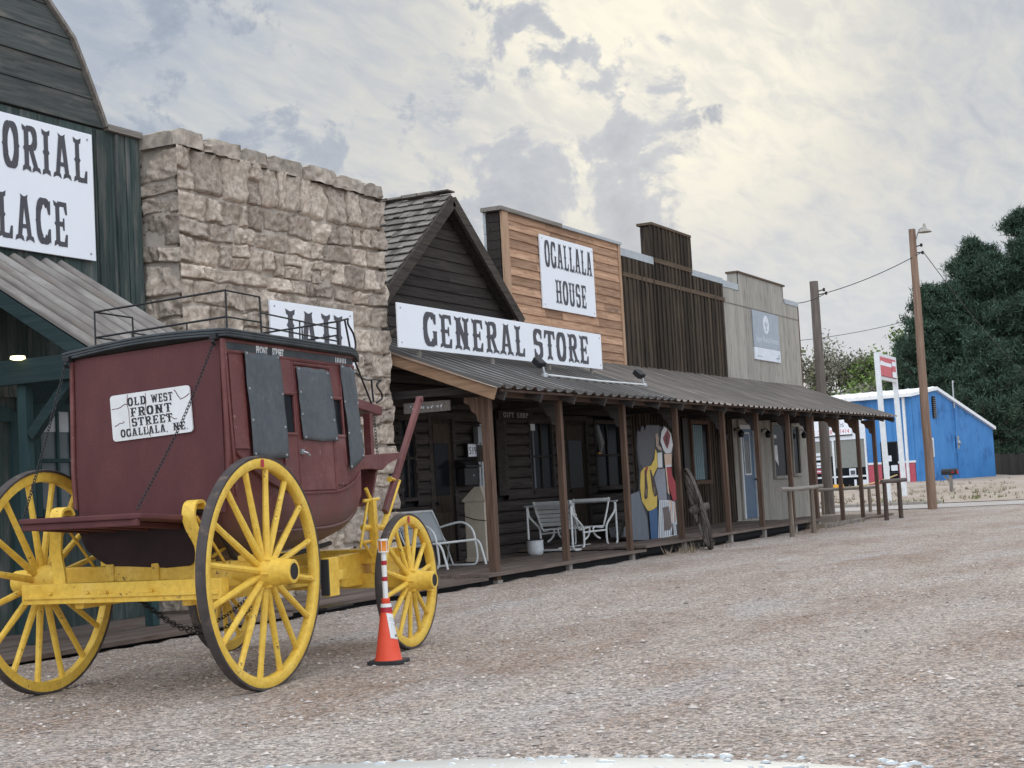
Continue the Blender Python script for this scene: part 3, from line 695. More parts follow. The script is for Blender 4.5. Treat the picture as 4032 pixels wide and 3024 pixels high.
stones(mb, JX1-JX0, JZ, lambda u, v, o: (JX0+u-(o if u <= .001 else 0)+(o if u >= JX1-JX0-.001 else 0), JY-o, v), 4)
stones(mb, .52, JZ, lambda u, v, o: (JX0-o, JY+u-(o if u <= .001 else 0), v), 9, True, False)
stones(mb, 1.0, JZ, lambda u, v, o: (JX1+o, JY+u-(o if u <= .001 else 0), v), 21, True, False)
mb.build('wall', 'stone', jl, sharp=180)
mb = MB(); mb.box(JX0, JX1, JY+.022, 18, -.1, JZ-.01); mb.build('mortar', 'mortar', jl)
mb = MB(); rj = random.Random(3); x = JX0-.09
while x < JX1+.05:
    ww = rj.uniform(.45, .85); e = min(x+ww, JX1+.09); e = JX1+.09 if JX1+.09-e < .2 else e
    h = rj.uniform(.175, .205); sd = rj.uniform(0, 50); pr = rj.uniform(.05, .10)
    def cap(s, t, x=x, e=e, h=h, sd=sd, pr=pr):
        # once round the block: front, top, back
        q = t*3; X = x+.006+(e-x-.012)*s; r = .035*fbm((X+sd, q, 2), 5, 5)
        k = .045*max(0, 1-min(s, 1-s)*14)
        if q <= 1: return (X, JY-pr+k-r*1.6, JZ-.03+(h-.0)*q-k*(q > .8))
        if q <= 2: return (X, JY-pr+k+(q-1)*.55, JZ-.03+h+r-k*.6)
        return (X, JY-pr+.55, JZ-.03+h-(q-2)*h)
    mb.grid(9, 16, cap)
    for s in (0, 1):
        ring = [cap(s, t/15) for t in range(16)]; mb.poly(ring)
    x = e
mb.build('capstones', 'capstone', jl, sharp=50)
sign('jail_sign', 15.03, 16.86, JY-.14, 2.93, 3.69, 'white JAIL sign on the stone wall behind the coach roof rack', [('JAIL', 15.2, 16.75, 3.04, .56)])

# ------------------------------------------------------------------ general store
WY = 12.1
gs = thing('general_store', (21.2, WY, 0), 'dark brown log general store with a steep shingled gable', 'building')
rs = random.Random(5)
OPEN = [(19.86, 20.26, 1.13, 2.43), (20.72, 21.46, .1, 2.5), (22.86, 23.28, 1.13, 2.53), (24.22, 25.14, 1.17, 2.42)]
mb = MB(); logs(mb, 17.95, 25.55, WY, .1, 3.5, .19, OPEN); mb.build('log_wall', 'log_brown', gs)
box_part('body', 'dark_gap', gs, 18.0, 25.5, WY+.06, 18, 0, 3.6)
def roof_z(x): return 5.93-.80*abs(x-21.2)
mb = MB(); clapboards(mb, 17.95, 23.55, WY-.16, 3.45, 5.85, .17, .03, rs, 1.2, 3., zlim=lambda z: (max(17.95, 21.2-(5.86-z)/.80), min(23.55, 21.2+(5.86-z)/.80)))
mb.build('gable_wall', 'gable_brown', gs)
mb = MB()
for s, xe in ((-1, 18.0), (1, 23.42)):
    a, b = Vector((21.2, 0, 5.93)), Vector((xe, 0, roof_z(xe))); n = Vector((s*.80, 0, 1)).normalized()*.07
    for y0, y1 in ((11.74, 18.2),): mb.add([(a.x, y0, a.z), (b.x, y0, b.z), (b.x, y1, b.z), (a.x, y1, a.z), (a.x, y0, a.z+.09), (b.x+n.x, y0, b.z+n.z), (b.x+n.x, y1, b.z+n.z), (a.x, y1, a.z+.09)], [(0, 1, 2, 3), (4, 7, 6, 5), (0, 4, 5, 1), (3, 2, 6, 7), (1, 5, 6, 2)])
rf = mb.build('roof', 'barge_brown', gs)
mb = MB()
d = Vector((-1, 0, -.80)).normalized(); nn = Vector((-.80, 0, 1)).normalized(); k = 0; L = 3.2/.78
while k*.2 < L:
    y = 11.72
    while y < 15.5:
        w_ = rs.uniform(.09, .22); lift = rs.uniform(0, .012); o = Vector((21.2, 0, 6.02))+d*(k*.2)
        a = o+nn*(.0+lift*.3); b = o+d*(.235+rs.uniform(-.02, .02))+nn*(.035+lift)
        mb.add([(a.x, y, a.z), (a.x, y+w_-.006, a.z), (b.x, y+w_-.006, b.z), (b.x, y, b.z)]+[(q.x-nn.x*.014, yy, q.z-nn.z*.014) for q, yy in ((a, y), (a, y+w_-.006), (b, y+w_-.006), (b, y))], [(0, 1, 2, 3), (7, 6, 5, 4), (2, 6, 7, 3), (0, 3, 7, 4), (1, 5, 6, 2)])
        y += w_
    k += 1
y = 11.72
while y < 15.5: mb.box(21.08, 21.32, y, y+.3, 6.035+rs.uniform(0, .02), 6.075+rs.uniform(0, .02)); y += .285
mb.build('shingles', 'shingle', rf)
mb = MB()
for s, xe in ((-1, 18.0), (1, 23.46)): mb.bar((21.2, 11.70, 5.90), (xe, 11.70, roof_z(xe)-.03), .06, .19)
mb.build('bargeboard', 'barge_brown', gs, bevel=.006)
framed('window', gs, 19.86, 20.26, 1.2, 2.38, WY+.02, 'log_brown', 'dark_glass', .06, (20.06,), (1.8,))
def door(p, x0, x1, z0, z1, y, m, hx, panes=None, pm='dark_glass', fm='log_brown'):
    mb = MB(); mb.box(x0, x1, y-.02, y+.03, z0, z1); w = (x1-x0)
    mb.box(x0+.08, x1-.08, y-.032, y-.02, z0+.15, z0+.8); mb.box(x0+.08, x1-.08, y-.032, y-.02, z0+1.9, z1-.08)
    d_ = mb.build('door', m, p, bevel=.004)
    mb = MB(); mb.box(x0-.1, x0, y-.06, y+.03, z0, z1+.1); mb.box(x1, x1+.1, y-.06, y+.03, z0, z1+.1); mb.box(x0, x1, y-.06, y+.03, z1, z1+.1); mb.build('door_frame', fm, d_)
    mb = MB(); mb.lathe([(.012, 0), (.012, -.04), (.03, -.045), (.03, -.07), (.01, -.08)], (hx, y-.02, z0+.95), 'y', 10); mb.build('handle', 'iron', d_)
    if panes:
        mb = MB(); mb.box(panes[0], panes[1], y-.026, y-.01, panes[2], panes[3]); mb.build('pane', pm, d_)
    return d_
door(gs, 20.76, 21.42, .13, 2.42, WY+.01, 'dark_boards', 20.83, (20.86, 21.3, 1.2, 2.2))
mb = MB(); boards_up(mb, 22.88, 23.26, WY-.06, 1.14, 2.53, .13, rng=rs); mb.build('shutter', 'gable_brown', gs)
w2 = framed('window', gs, 24.24, 25.12, 1.2, 2.40, WY+.0, 'log_brown', 'dark_glass', .07, (24.7,), (1.8,))
mb = MB()
for a, b in ((24.37, 24.44),): mb.grid(5, 9, lambda u, v, a=a, b=b: (a+(b-a)*u, WY-.012-.006*math.sin(u*9), 1.22+1.1*v))
mb.build('curtain', 'cut_hair2', w2, fix=False)
box_part('notice', 'white_trim', w2, 24.30, 24.47, WY-.03, WY-.022, 2.26, 2.38)
mb = MB(); western(mb, 'GIFT', 23.06, 23.46, 2.47, .085, lambda u, w, l: (u, WY-.135-l, w)); western(mb, 'SHOP', 23.57, 24.01, 2.47, .085, lambda u, w, l: (u, WY-.135-l, w))
mb.build('lettering', 'letter_pale', gs, fix=False)
box_part('lintel', 'gable_brown', gs, 22.9, 24.2, WY-.13, WY-.05, 2.44, 2.59)
s_ = sign('store_sign', 17.79, 24.68, 10.80, 3.26, 3.88, 'long white GENERAL STORE sign standing on the porch roof', [('GENERAL', 18.45, 21.66, 3.325, .48), ('STORE', 21.94, 24.12, 3.325, .48)], .025)
mb = MB()
for x in (18.4, 20.6, 22.6, 24.3): mb.bar((x, 10.83, 3.72), (x, 11.55, 3.42), .05, .05); mb.box(x-.03, x+.03, 10.802, 10.84, 3.16, 3.84)
mb.build('struts', 'grey_wood', s_)

# ------------------------------------------------------------------ cedar hotel front
oh = thing('cedar_building', (26.2, WY, 0), 'new cedar clapboard false front behind the porch roof', 'building')
ro = random.Random(21)
mb = MB(); clapboards(mb, 23.83, 28.76, WY, 3.4, 6.13, .163, .03, ro, .6, 1.9); mb.build('clapboards', 'cedar', oh)
box_part('backing', 'gable_brown', oh, 23.64, 28.86, WY, WY+.26, 3.4, 6.13)
mb = MB(); z = 3.5
while z < 6.1: mb.box(23.60, 23.64, WY+.02, WY+.28, z, z+.155); z += .163
mb.build('side_boards', 'gable_brown', oh)
box_part('corner_board', 'cedar_post', oh, 23.60, 23.83, WY-.05, WY, 3.4, 6.13, bevel=.006); box_part('corner_board', 'cedar_post', oh, 28.76, 28.87, WY-.05, WY, 3.4, 6.13, bevel=.006)
box_part('cap_board', 'grey_wood_x', oh, 23.50, 26.02, WY-.08, WY+.33, 6.13, 6.20); box_part('flashing', 'flashing', oh, 26.02, 28.90, WY-.075, WY+.33, 6.13, 6.185)
mb = MB()
for k in range(9): z = 4.35+k*.2; mb.box(23.585+.02*ro.random(), 23.66, WY+.285, WY+.33+.02*ro.random(), z, z+.19)
mb.build('torn_wrap', 'window_pale', oh)
mb = MB(); logs(mb, 25.55, 28.9, WY, .1, 3.5, .19, [(25.6, 26.72, .1, 2.55), (27.0, 28.34, 1.1, 2.5)]); mb.build('log_wall', 'log_brown', oh)
box_part('body', 'dark_gap', oh, 25.5, 28.9, WY+.30, 20, 0, 5.0)
door(oh, 25.72, 26.62, .19, 2.45, WY+.01, 'dark_boards', 25.8, (25.86, 26.46, 1.2, 2.2))
w3 = framed('window', oh, 27.1, 28.26, 1.2, 2.42, WY+.0, 'log_brown', 'dark_glass', .08, (27.66,), (1.8,))
mb = MB(); mb.tube(curve_pts([(27.2, WY-.03, 2.40), (27.26, WY-.03, 2.2), (27.32, WY-.03, 2.02), (27.3, WY-.03, 1.85)], 4), [.03, .05, .05, .06, .07, .07, .08, .09, .08, .06, .05, .03, .02], 6); mb.build('curtain', 'letter_pale', w3)
mb = MB(); mb.box(27.2, 27.36, WY-.03, WY-.02, 1.83, 1.86); mb.build('sticker', 'bumper_yellow', w3)
sign('hotel_sign', 25.03, 27.41, WY-.035, 4.52, 5.89, 'square white OGALLALA HOUSE sign on the cedar clapboards', [('OGALLALA', 25.19, 27.33, 5.31, .49), ('HOUSE', 25.58, 26.98, 4.65, .45)], .03)

# ------------------------------------------------------------------ dark plank building
db = thing('dark_plank_building', (32, WY, 0), 'dark board and batten false front with a raised middle', 'building')
rd = random.Random(31)
def dtop(x): return 6.80 if 30.75 < x < 33.08 else 5.92
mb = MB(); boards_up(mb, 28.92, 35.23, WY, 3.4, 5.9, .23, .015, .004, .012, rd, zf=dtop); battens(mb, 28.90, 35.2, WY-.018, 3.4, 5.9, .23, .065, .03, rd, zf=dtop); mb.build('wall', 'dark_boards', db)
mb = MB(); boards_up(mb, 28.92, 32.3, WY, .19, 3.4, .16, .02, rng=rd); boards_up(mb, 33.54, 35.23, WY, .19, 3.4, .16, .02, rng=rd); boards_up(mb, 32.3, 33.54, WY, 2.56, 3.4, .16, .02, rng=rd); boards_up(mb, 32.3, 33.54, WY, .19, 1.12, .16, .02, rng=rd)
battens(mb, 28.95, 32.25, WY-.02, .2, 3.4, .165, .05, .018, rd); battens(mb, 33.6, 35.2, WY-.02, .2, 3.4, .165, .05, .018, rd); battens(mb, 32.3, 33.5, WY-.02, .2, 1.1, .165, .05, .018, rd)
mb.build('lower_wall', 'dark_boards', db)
mb = MB(); mb.box(28.95, 35.22, WY-.055, WY-.018, 5.50, 5.59); mb.box(30.78, 33.07, WY-.057, WY-.018, 5.98, 6.08); mb.build('band_board', 'dark_band', db)
mb = MB(); boards_up(mb, 30.78, 33.05, WY+.26, 5.9, 6.76, .2, .02, rng=rd); mb.box(30.75, 30.77, WY, WY+.24, 5.92, 6.78); mb.box(33.06, 33.08, WY, WY+.24, 5.92, 6.78); mb.build('raised_side', 'dark_boards', db)
box_part('cap_board', 'dark_band', db, 30.68, 33.12, WY-.06, WY+.30, 6.80, 6.855)
box_part('flashing', 'flashing', db, 28.90, 30.74, WY-.03, WY+.10, 5.93, 6.09); box_part('flashing', 'flashing', db, 33.10, 35.24, WY-.03, WY+.10, 5.93, 6.07)
box_part('body', 'dark_gap', db, 28.95, 35.2, WY+.30, 20, 0, 5.6)
box_part('backing', 'dark_gap', db, 28.95, 35.2, WY+.002, WY+.04, .1, 5.9)
wd = framed('window', db, 32.4, 33.44, 1.2, 2.48, WY-.02, 'brown_post', 'dark_glass', .09, (), ())
mb = MB(); mb.grid(24, 4, lambda u, v: (32.42+.66*u, WY-.034-.012*math.sin(u*34), 1.22+1.24*v)); mb.build('curtain', 'curtain', wd, fix=False)
def sconce(p, x, z, y):
    mb = MB(); mb.box(x-.05, x+.05, y-.03, y, z-.02, z+.06); mb.tube(curve_pts([(x, y-.02, z+.03), (x, y-.12, z+.06), (x, y-.17, z-.02)], 4), .012, 6)
    mb.lathe([(.02, .03), (.05, 0), (.085, -.05), (.08, -.05), (.06, -.15), (.03, -.16)], (x, y-.17, z-.02), 'z', 10); return mb.build('wall_lamp', 'iron', p)
sconce(db, 34.15, 2.30, WY-.04)
mb = MB(); boards_up(mb, 31.78, 32.1, WY-.045, 1.0, 2.6, .16, .015, rng=rd); mb.build('shutter', 'black', db)

# ------------------------------------------------------------------ grey building
gy = thing('grey_building', (38.4, WY, 0), 'pale grey weathered plank false front at the far end of the row', 'building')
rq = random.Random(41)
def gtop(x): return 6.33 if 36.42 < x < 40.26 else 5.87
mb = MB(); boards_up(mb, 35.26, 41.5, WY, 3.4, 5.9, .2, .014, .0015, .002, rng=rq, zf=gtop); mb.build('wall', 'grey_boards', gy)
mb = MB()
for a, b, c, d in ((35.26, 35.6, .05, 3.4), (37.28, 38.26, .05, 3.4), (39.6, 40.0, .05, 3.4), (40.76, 41.5, .05, 3.4), (35.6, 37.28, 2.6, 3.4), (38.26, 39.6, 2.62, 3.4), (38.26, 39.6, .05, 1.1), (40.0, 40.76, 2.6, 3.4), (40.0, 40.76, .05, 1.14)): boards_up(mb, a, b, WY, c, d, .2, .014, .0015, .002, rng=rq)
mb.build('lower_wall', 'grey_boards', gy)
box_part('joint_strip', 'grey_wood_x', gy, 35.27, 41.49, WY-.024, WY-.012, 5.49, 5.515)
box_part('corner_trim', 'brown_post', gy, 41.5, 41.55, WY-.03, WY+.1, .05, 5.87)
mb = MB(); mb.box(36.40, 36.42, WY, WY+.25, 5.87, 6.33); mb.box(40.26, 40.28, WY, WY+.25, 5.87, 6.33); mb.box(36.42, 40.26, WY+.22, WY+.25, 5.87, 6.33); mb.build('raised_side', 'grey_boards', gy)
box_part('cap_board', 'dark_band', gy, 36.36, 40.32, WY-.05, WY+.28, 6.33, 6.375)
box_part('flashing', 'flashing', gy, 35.25, 36.40, WY-.03, WY+.10, 5.875, 6.035); box_part('flashing', 'flashing', gy, 40.28, 41.57, WY-.03, WY+.10, 5.875, 6.0)
box_part('body', 'grey_boards', gy, 35.3, 41.48, WY+.14, 20, 0, 5.6)
box_part('backing', 'grey_boards', gy, 35.3, 41.48, WY+.002, WY+.04, .05, 5.86)
bd = door(gy, 35.80, 36.72, .2, 2.40, WY-.01, 'blue_door', 36.66, (36.0, 36.42, 1.3, 2.28), 'dim_glass', 'white_trim')
mb = MB(); P = (36.0, 36.42, 1.3, 2.28)
for b in ((P[0]-.04, P[0], P[2]-.04, P[3]+.04), (P[1], P[1]+.04, P[2]-.04, P[3]+.04), (P[0], P[1], P[3], P[3]+.04), (P[0], P[1], P[2]-.04, P[2])): mb.box(b[0], b[1], WY-.045, WY-.034, b[2], b[3])
mb.build('pane_frame', 'white_trim', bd)
mb = MB(); mb.box(36.84, 37.2, WY-.02, WY+.02, .2, 2.42); mb.build('side_panel', 'blue_door', bd)
mb = MB(); mb.box(35.6, 35.69, WY-.07, WY-.015, .2, 2.62); mb.box(37.21, 37.29, WY-.07, WY-.015, .2, 2.62); mb.box(35.69, 37.21, WY-.07, WY-.015, 2.51, 2.62); mb.build('door_casing', 'grey_boards', gy)
for a, b, c, d, q in ((38.37, 39.5, 1.2, 2.52, 0), (40.08, 40.67, 1.24, 2.5, 1)):
    w = framed('window', gy, a, b, c, d, WY-.02, 'grey_boards', 'dark_glass', .08)
    if not q:
        mb = MB(); mb.box(a+.04, a+.34, WY-.032, WY-.027, 2.18, 2.27)
        mb.build('poster', 'white_trim', w, fix=False); mb = MB()
        mb.poly([(a+.06, WY-.03, 2.0), (a+.36, WY-.03, 2.0), (a+.40, WY-.03, 1.45), (a+.10, WY-.03, 1.65)]); mb.build('poster', 'white_trim', w, fix=False)
for x in (35.42, 37.55, 40.74): sconce(gy, x, 2.36, WY-.014)
sg = thing('office_sign', (38.4, WY-.03, 4.2), 'grey and white sign with a round emblem on the grey planks', 'sign')
mb = MB(); mb.box(37.33, 39.49, WY-.055, WY-.02, 4.52, 5.47); mb.build('board', 'sign_grey', sg, bevel=.01); mb = MB(); mb.box(37.33, 39.49, WY-.055, WY-.02, 4.20, 4.517); mb.build('lower_board', 'sign_soft_white', sg)
mb = MB(); mb.poly([(38.38+.24*math.cos(a*math.pi/18), WY-.057, 5.15+.24*math.sin(a*math.pi/18)) for a in range(36)]); mb.build('emblem', 'sign_soft_white', sg, fix=False)
mb = MB()
for a in (-40, 0, 40): q = Vector((math.sin(R(a)), 0, math.cos(R(a)))); c_ = Vector((38.38, WY-.0585, 5.05)); r_ = Vector((q.z, 0, -q.x)); mb.poly([c_, c_+q*.13+r_*.035, c_+q*.24, c_+q*.13-r_*.035])
mb.poly([(38.30, WY-.0585, 5.05), (38.46, WY-.0585, 5.05), (38.42, WY-.0585, 4.97), (38.34, WY-.0585, 4.97)]); mb.build('emblem_leaf', 'sign_grey', sg, fix=False)
mb = MB(); plain_text('Legacy Financial Partners', .2, mb, lambda u, w, l: (u, WY-.0575, w), 37.46, 4.68, 1.9); mb.build('lettering', 'sign_soft_white', sg, fix=False)
mb = MB(); mb.box(37.5, 37.95, WY-.0575, WY-.056, 4.28, 4.30); mb.box(39.1, 39.38, WY-.0575, WY-.056, 4.28, 4.32); mb.box(39.3, 39.38, WY-.0585, WY-.0578, 4.32, 4.40); mb.build('small_print', 'sign_grey', sg)

# ------------------------------------------------------------------ boardwalk porch
PX = [18.40, 20.70, 23.13, 25.52, 28.03, 30.11, 32.27, 34.03, 36.32, 38.22, 39.88]
SECT = [(6., 13.5, .06), (13.5, 17.95, .09), (17.95, 23.5, .13), (23.5, 34.4, .19), (34.4, 40.9, .05)]
def deck_z(x): return next((z for a, b, z in SECT if a <= x < b), .05)
po = thing('porch', (29.5, 9.8, 0), 'long boardwalk porch with a rusty corrugated roof on brown posts', 'porch')
rp = random.Random(61)
mb = MB()
for a, b, z in SECT:
    y = 9.66
    while y < 12.08:
        x = a
        while x < b-.01:
            e = min(b, x+rp.uniform(2.2, 4.2)); e = b if b-e < .6 else e
            mb.box(x+.002, e-.002, y+.003, min(y+.142, 12.1), z-.04+rp.uniform(-.003, .003), z+rp.uniform(-.004, .004)); x = e
        y += .145
mb.build('deck', 'deck_boards', po)
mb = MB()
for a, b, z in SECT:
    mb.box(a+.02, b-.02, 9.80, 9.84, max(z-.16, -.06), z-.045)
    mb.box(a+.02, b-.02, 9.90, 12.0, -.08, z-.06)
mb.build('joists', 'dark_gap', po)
EA, EB = (12.085, 3.62), (9.42, 2.605)
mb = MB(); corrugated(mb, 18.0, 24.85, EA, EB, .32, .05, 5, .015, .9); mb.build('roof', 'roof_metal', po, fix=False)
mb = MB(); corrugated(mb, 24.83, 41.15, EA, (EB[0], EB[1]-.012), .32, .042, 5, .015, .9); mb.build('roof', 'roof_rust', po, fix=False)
mb = MB(); mb.box(18.32, 41.0, 9.745, 9.86, 2.53, 2.69); mb.box(18.3, 41.0, 9.50, 9.54, 2.57, 2.605); mb.build('eave_beam', 'brown_beam', po, bevel=.006)
mb = MB(); mb.bar((18.06, 9.47, 2.53), (18.06, 12.05, 3.52), .04, .17); mb.build('rake_board', 'rake_board', po, bevel=.004)
mb = MB()
for x in [18.4+1.13*k for k in range(21)]: mb.bar((x, 9.5, 2.51), (x, 12.05, 3.49), .05, .12)
mb.build('rafters', 'dark_beam', po)
for i, x in enumerate(PX): dz = 0; box_part('cross_beam', 'dark_beam', po, x-.045, x+.045, 9.865, 12.04, 2.585+dz, 2.695+dz, bevel=.005)
for i, x in enumerate(PX):
    h = .062 if i == 0 else (.075 if i == 7 else .047); l = rp.uniform(-.012, .012)
    mb = MB(); mb.bar((x+l, 9.80, -.06 if i < 8 else -.03), (x, 9.80, 2.529), 2*h, 2*h, (0, 1, 0)); p_ = mb.build('post', 'brown_post', po, bevel=.008)
    mb = MB(); s = .09 if i else .1
    mb.prism([(x-.04, 9.80+h, 2.53), (x-.04, 9.80+h+.26, 2.53), (x-.04, 9.80+h+.26, 2.46), (x-.04, 9.80+h+.18, 2.42), (x-.04, 9.80+h+.15, 2.33), (x-.04, 9.80+h+.08, 2.29), (x-.04, 9.80+h+.06, 2.19), (x-.04, 9.80+h, 2.15)], (.08, 0, 0)); mb.build('bracket', 'brown_post' if i in (0, 8, 9, 10) else 'dark_beam', p_)
    if i < 8: mb = MB(); mb.box(x-h-.012, x+h+.012, 9.80-h-.012, 9.80+h+.012, -.08, deck_z(x)-.05 if i else .02); mb.build('footing', 'kerb_stone', p_)
# step timbers at the low end of the walk
st = thing('boardwalk_step', (35.0, 9.3, 0), 'weathered timber step lying along the low end of the boardwalk', 'step')
mb = MB(); mb.box(33.2, 36.3, 9.28, 9.50, -.02, .09); mb.build('tread', 'grey_wood_x', st, bevel=.01); mb = MB(); mb.box(33.5, 36.0, 9.31, 9.47, -.06, -.021); mb.build('runner', 'dark_gap', st)

# ------------------------------------------------------------------ stagecoach
def xf(mb, fn): mb.v = [tuple(fn(Vector(p))) for p in mb.v]; return mb
co = thing('stagecoach', (8.315, 7.014, 0), 'maroon stagecoach with yellow spoked wheels parked on the gravel', 'stagecoach', None, R(7))
tilt = lambda p: Vector((p.x, p.y, p.z-.05*(p.y+.62)))
def cpart(name, m, mb, parent=co, t=True, **k):
    if t: xf(mb, tilt)
    return mb.build(name, m, parent, **k)
ZB = [(-.12, 1.20), (-.09, 1.05), (0., .93), (.15, .885), (.5, .87), (1.3, .88), (1.6, .895), (1.75, .93), (1.83, .985), (1.87, 1.08)]
def lerp_tab(T, x):
    for (a, b), (c, d) in zip(T, T[1:]):
        if x <= c: return b+(d-b)*(x-a)/(c-a)
    return T[-1][1]
HW = [(.85, .45), (.95, .54), (1.05, .59), (1.15, .612), (1.35, .628), (1.6, .628), (2.0, .612), (2.38, .60)]
def body_ring(x):
    zb = lerp_tab(ZB, x); zs = [2.38, 2.2, 2.0, 1.8, 1.6, 1.45]+[1.45-(1.45-zb)*q for q in (.25, .5, .7, .83, .93, .985)]
    side = []
    for z in zs:
        k = (z-zb)/(1.45-zb) if z < 1.45 else 1
        w = lerp_tab(HW, max(z, 1.45))*((1-(1-max(0, k))**6)**.5 if k < 1 else 1); side.append((w, z))
    return [(x, -w, z) for w, z in side]+[(x, 0, zb-.01)]+[(x, w, z) for w, z in side[::-1]]
xs = [-.12, -.10, -.05, .02, .1, .25, .4, .6, .8, 1., 1.2, 1.4, 1.55, 1.68, 1.78, 1.84, 1.87]
mb = MB(); rings = [body_ring(x) for x in xs]; n = len(rings[0])
mb.add([p for r in rings for p in r], [(i*n+k, i*n+k+1, (i+1)*n+k+1, (i+1)*n+k) for i in range(len(xs)-1) for k in range(n-1)], True)
mb.poly(rings[0]); mb.poly(rings[-1][::-1]); mb.poly([r[0] for r in rings]+[r[-1] for r in rings[::-1]])
body = cpart('body', 'coach_red', mb)
def SY(z): return -lerp_tab(HW, z)
# leather-covered rear, slightly slack
mb = MB(); mb.grid(16, 18, lambda u, v: (-.132-.018*math.sin(u*math.pi)*math.sin(v*math.pi)-.006*fbm((u*3, v*3, 1), 1.3, 3), -.585+1.17*u, 1.20+1.165*v)); cpart('rear_panel', 'coach_canvas', mb, fix=False)
mb = MB()
for y in (-.605, .605): mb = MB(); mb.tube([(-.135, y*1.01, 1.30), (-.135, y*1.03, 1.6), (-.135, y, 2.37)], .016, 8); cpart('corner_moulding', 'coach_red', mb)
# rear boot under the shelf
mb = MB(); mb.grid(14, 10, lambda u, v: (-.10-.09*math.sin(min(1, v*1.1)*math.pi/2), (-.54+1.08*u)*(1-.50*(1-v)**2.2), .865+.30*v)); cpart('rear_boot', 'coach_dark', mb, fix=False)
# hinged luggage shelf held by chains
mb = MB(); mb.prism([(-.14, -.54, 1.135), (-.14, .60, 1.135), (-.90, .50, 1.19), (-.92, .44, 1.19), (-.92, -.36, 1.19), (-.88, -.42, 1.19)], (0, 0, .035))
mb.box(-.90, -.86, -.40, .48, 1.145, 1.19)
for y in (-.25, 0, .25, .48): mb.bar((-.2, y, 1.12), (-.86, y*.85, 1.165), .05, .04)
shelf = cpart('luggage_shelf', 'coach_canvas', mb, t=False, bevel=.008)
def chain(name, pts, parent, r=.0032, L=.036):
    P = curve_pts(pts, 12); acc = []; d = 0; pos = [P[0]]
    for a, b in zip(P, P[1:]):
        seg = (b-a).length; t = 0
        while d+seg-t >= L*.72: q = L*.72-d; t += q; pos.append(a+(b-a)*(t/seg)); d = 0
        d += seg-t
    mb = MB()
    for i in range(len(pos)-1):
        a, b = pos[i], pos[i+1]; dr = (b-a).normalized(); s = dr.cross(Vector((.3, .9, .2))).normalized()
        if i % 2: s = dr.cross(s)
        c = (a+b)/2; mb.tube([c+dr*(L/2*math.cos(q))+s*(L*.30*math.sin(q)) for q in [2*math.pi*k/8 for k in range(8)]], r, 4, True)
    return mb.build(name, 'iron', parent)
chain('chain', [(-.16, -.575, 2.375), (-.5, -.50, 1.80), (-.89, -.39, 1.235)], co)
chain('chain', [(-.16, .63, 2.315), (-.5, .58, 1.72), (-.89, .47, 1.225)], co)
for y, z in ((-.575, 2.385), (.61, 2.325)):
    mb = MB(); mb.box(-.20, -.13, y-.025, y+.025, z-.02, z+.015); mb.tube([(-.17, y, z), (-.2, y, z-.04), (-.17, y, z-.06)], .012, 6); mb.build('chain_hook', 'iron', co)
# painted plate on the back
rp_ = thing
mb = MB(); yc, zc_ = -.012, 1.93
def plate_pt(u, w): return Vector((-.158-.004, -u, w))
out = []
for cx, cy, a0 in ((.295, .135, 0), (-.295, .135, 90), (-.295, -.135, 180), (.295, -.135, 270)):
    out += [(cx+.025*math.cos(R(a0+q)), cy+.025*math.sin(R(a0+q))) for q in (0, 30, 60, 90)]
PLr = R(3)
def PP(u, w, l=0): return (-.162-l, -(u*math.cos(PLr)-w*math.sin(PLr))-.045, 1.925+w*math.cos(PLr)+u*math.sin(PLr)*.0)
mb.prism([PP(u, w) for u, w in out], (.012, 0, 0)); plate = cpart('name_plate', 'plate_white', mb)
mb = MB()
for tx, a, b, zb_, h in (('OLD', -.18, -.03, .072, .058), ('WEST', .01, .185, .072, .058), ('FRONT', -.165, .17, -.004, .062), ('STREET', -.16, .17, -.072, .058), ('OGALLALA,', -.255, .125, -.137, .054), ('NE.', .165, .285, -.137, .054)):
    western(mb, tx, a, b, zb_, h, lambda u, w, l: PP(u, w, .0012+l*.3))
cpart('lettering', 'black', mb, plate, fix=False)
rc = random.Random(2)
for x0, y0, x1, y1 in ((-.18, .15, -.175, -.13), (-.03, .15, -.045, -.02), (-.31, .06, -.18, .09), (-.30, -.06, -.22, -.03), (.20, .14, .24, .07), (.24, .07, .31, .10), (.1, -.02, .2, -.06), (-.05, -.02, -.02, -.15)):
    pts = [(x0+(x1-x0)*k/5+rc.uniform(-.006, .006), y0+(y1-y0)*k/5+rc.uniform(-.006, .006)) for k in range(6)]
    mb = MB(); mb.add([PP(u, w, .0011) for q in stroke(pts, .0022, .0022) for u, w in q], [(4*i, 4*i+1, 4*i+2, 4*i+3) for i in range(5)]); cpart('crack', 'coach_canvas', mb, plate, fix=False)
# roof
mb = MB()
def roofp(u, v):
    x = -.16+2.10*u; y = -.66+1.32*v; fr = max(0, (x-1.72)/.22); return (x, y*(1-.06*fr*fr), 2.435+.035*math.sin(v*math.pi)-.05*fr*fr)
mb.grid(20, 30, roofp)
edge = [roofp(u/19, 0) for u in range(20)]+[roofp(1, v/29) for v in range(30)]+[roofp(1-u/19, 1) for u in range(20)]+[roofp(0, 1-v/29) for v in range(30)]
low = [(x, y, z-.052) for x, y, z in edge]; m_ = len(edge)
mb.add(edge+low, [(i, (i+1) % m_, m_+(i+1) % m_, m_+i) for i in range(m_)]); mb.poly(low[::-1])
roof_ = cpart('roof', 'coach_roof', mb)
mb = MB()
for dz, r in ((-.010, .010), (-.030, .009), (-.048, .009)): mb.tube([(x, y, z+dz) for x, y, z in edge], r, 6, True)
cpart('roof_moulding', 'coach_roof', mb, roof_)
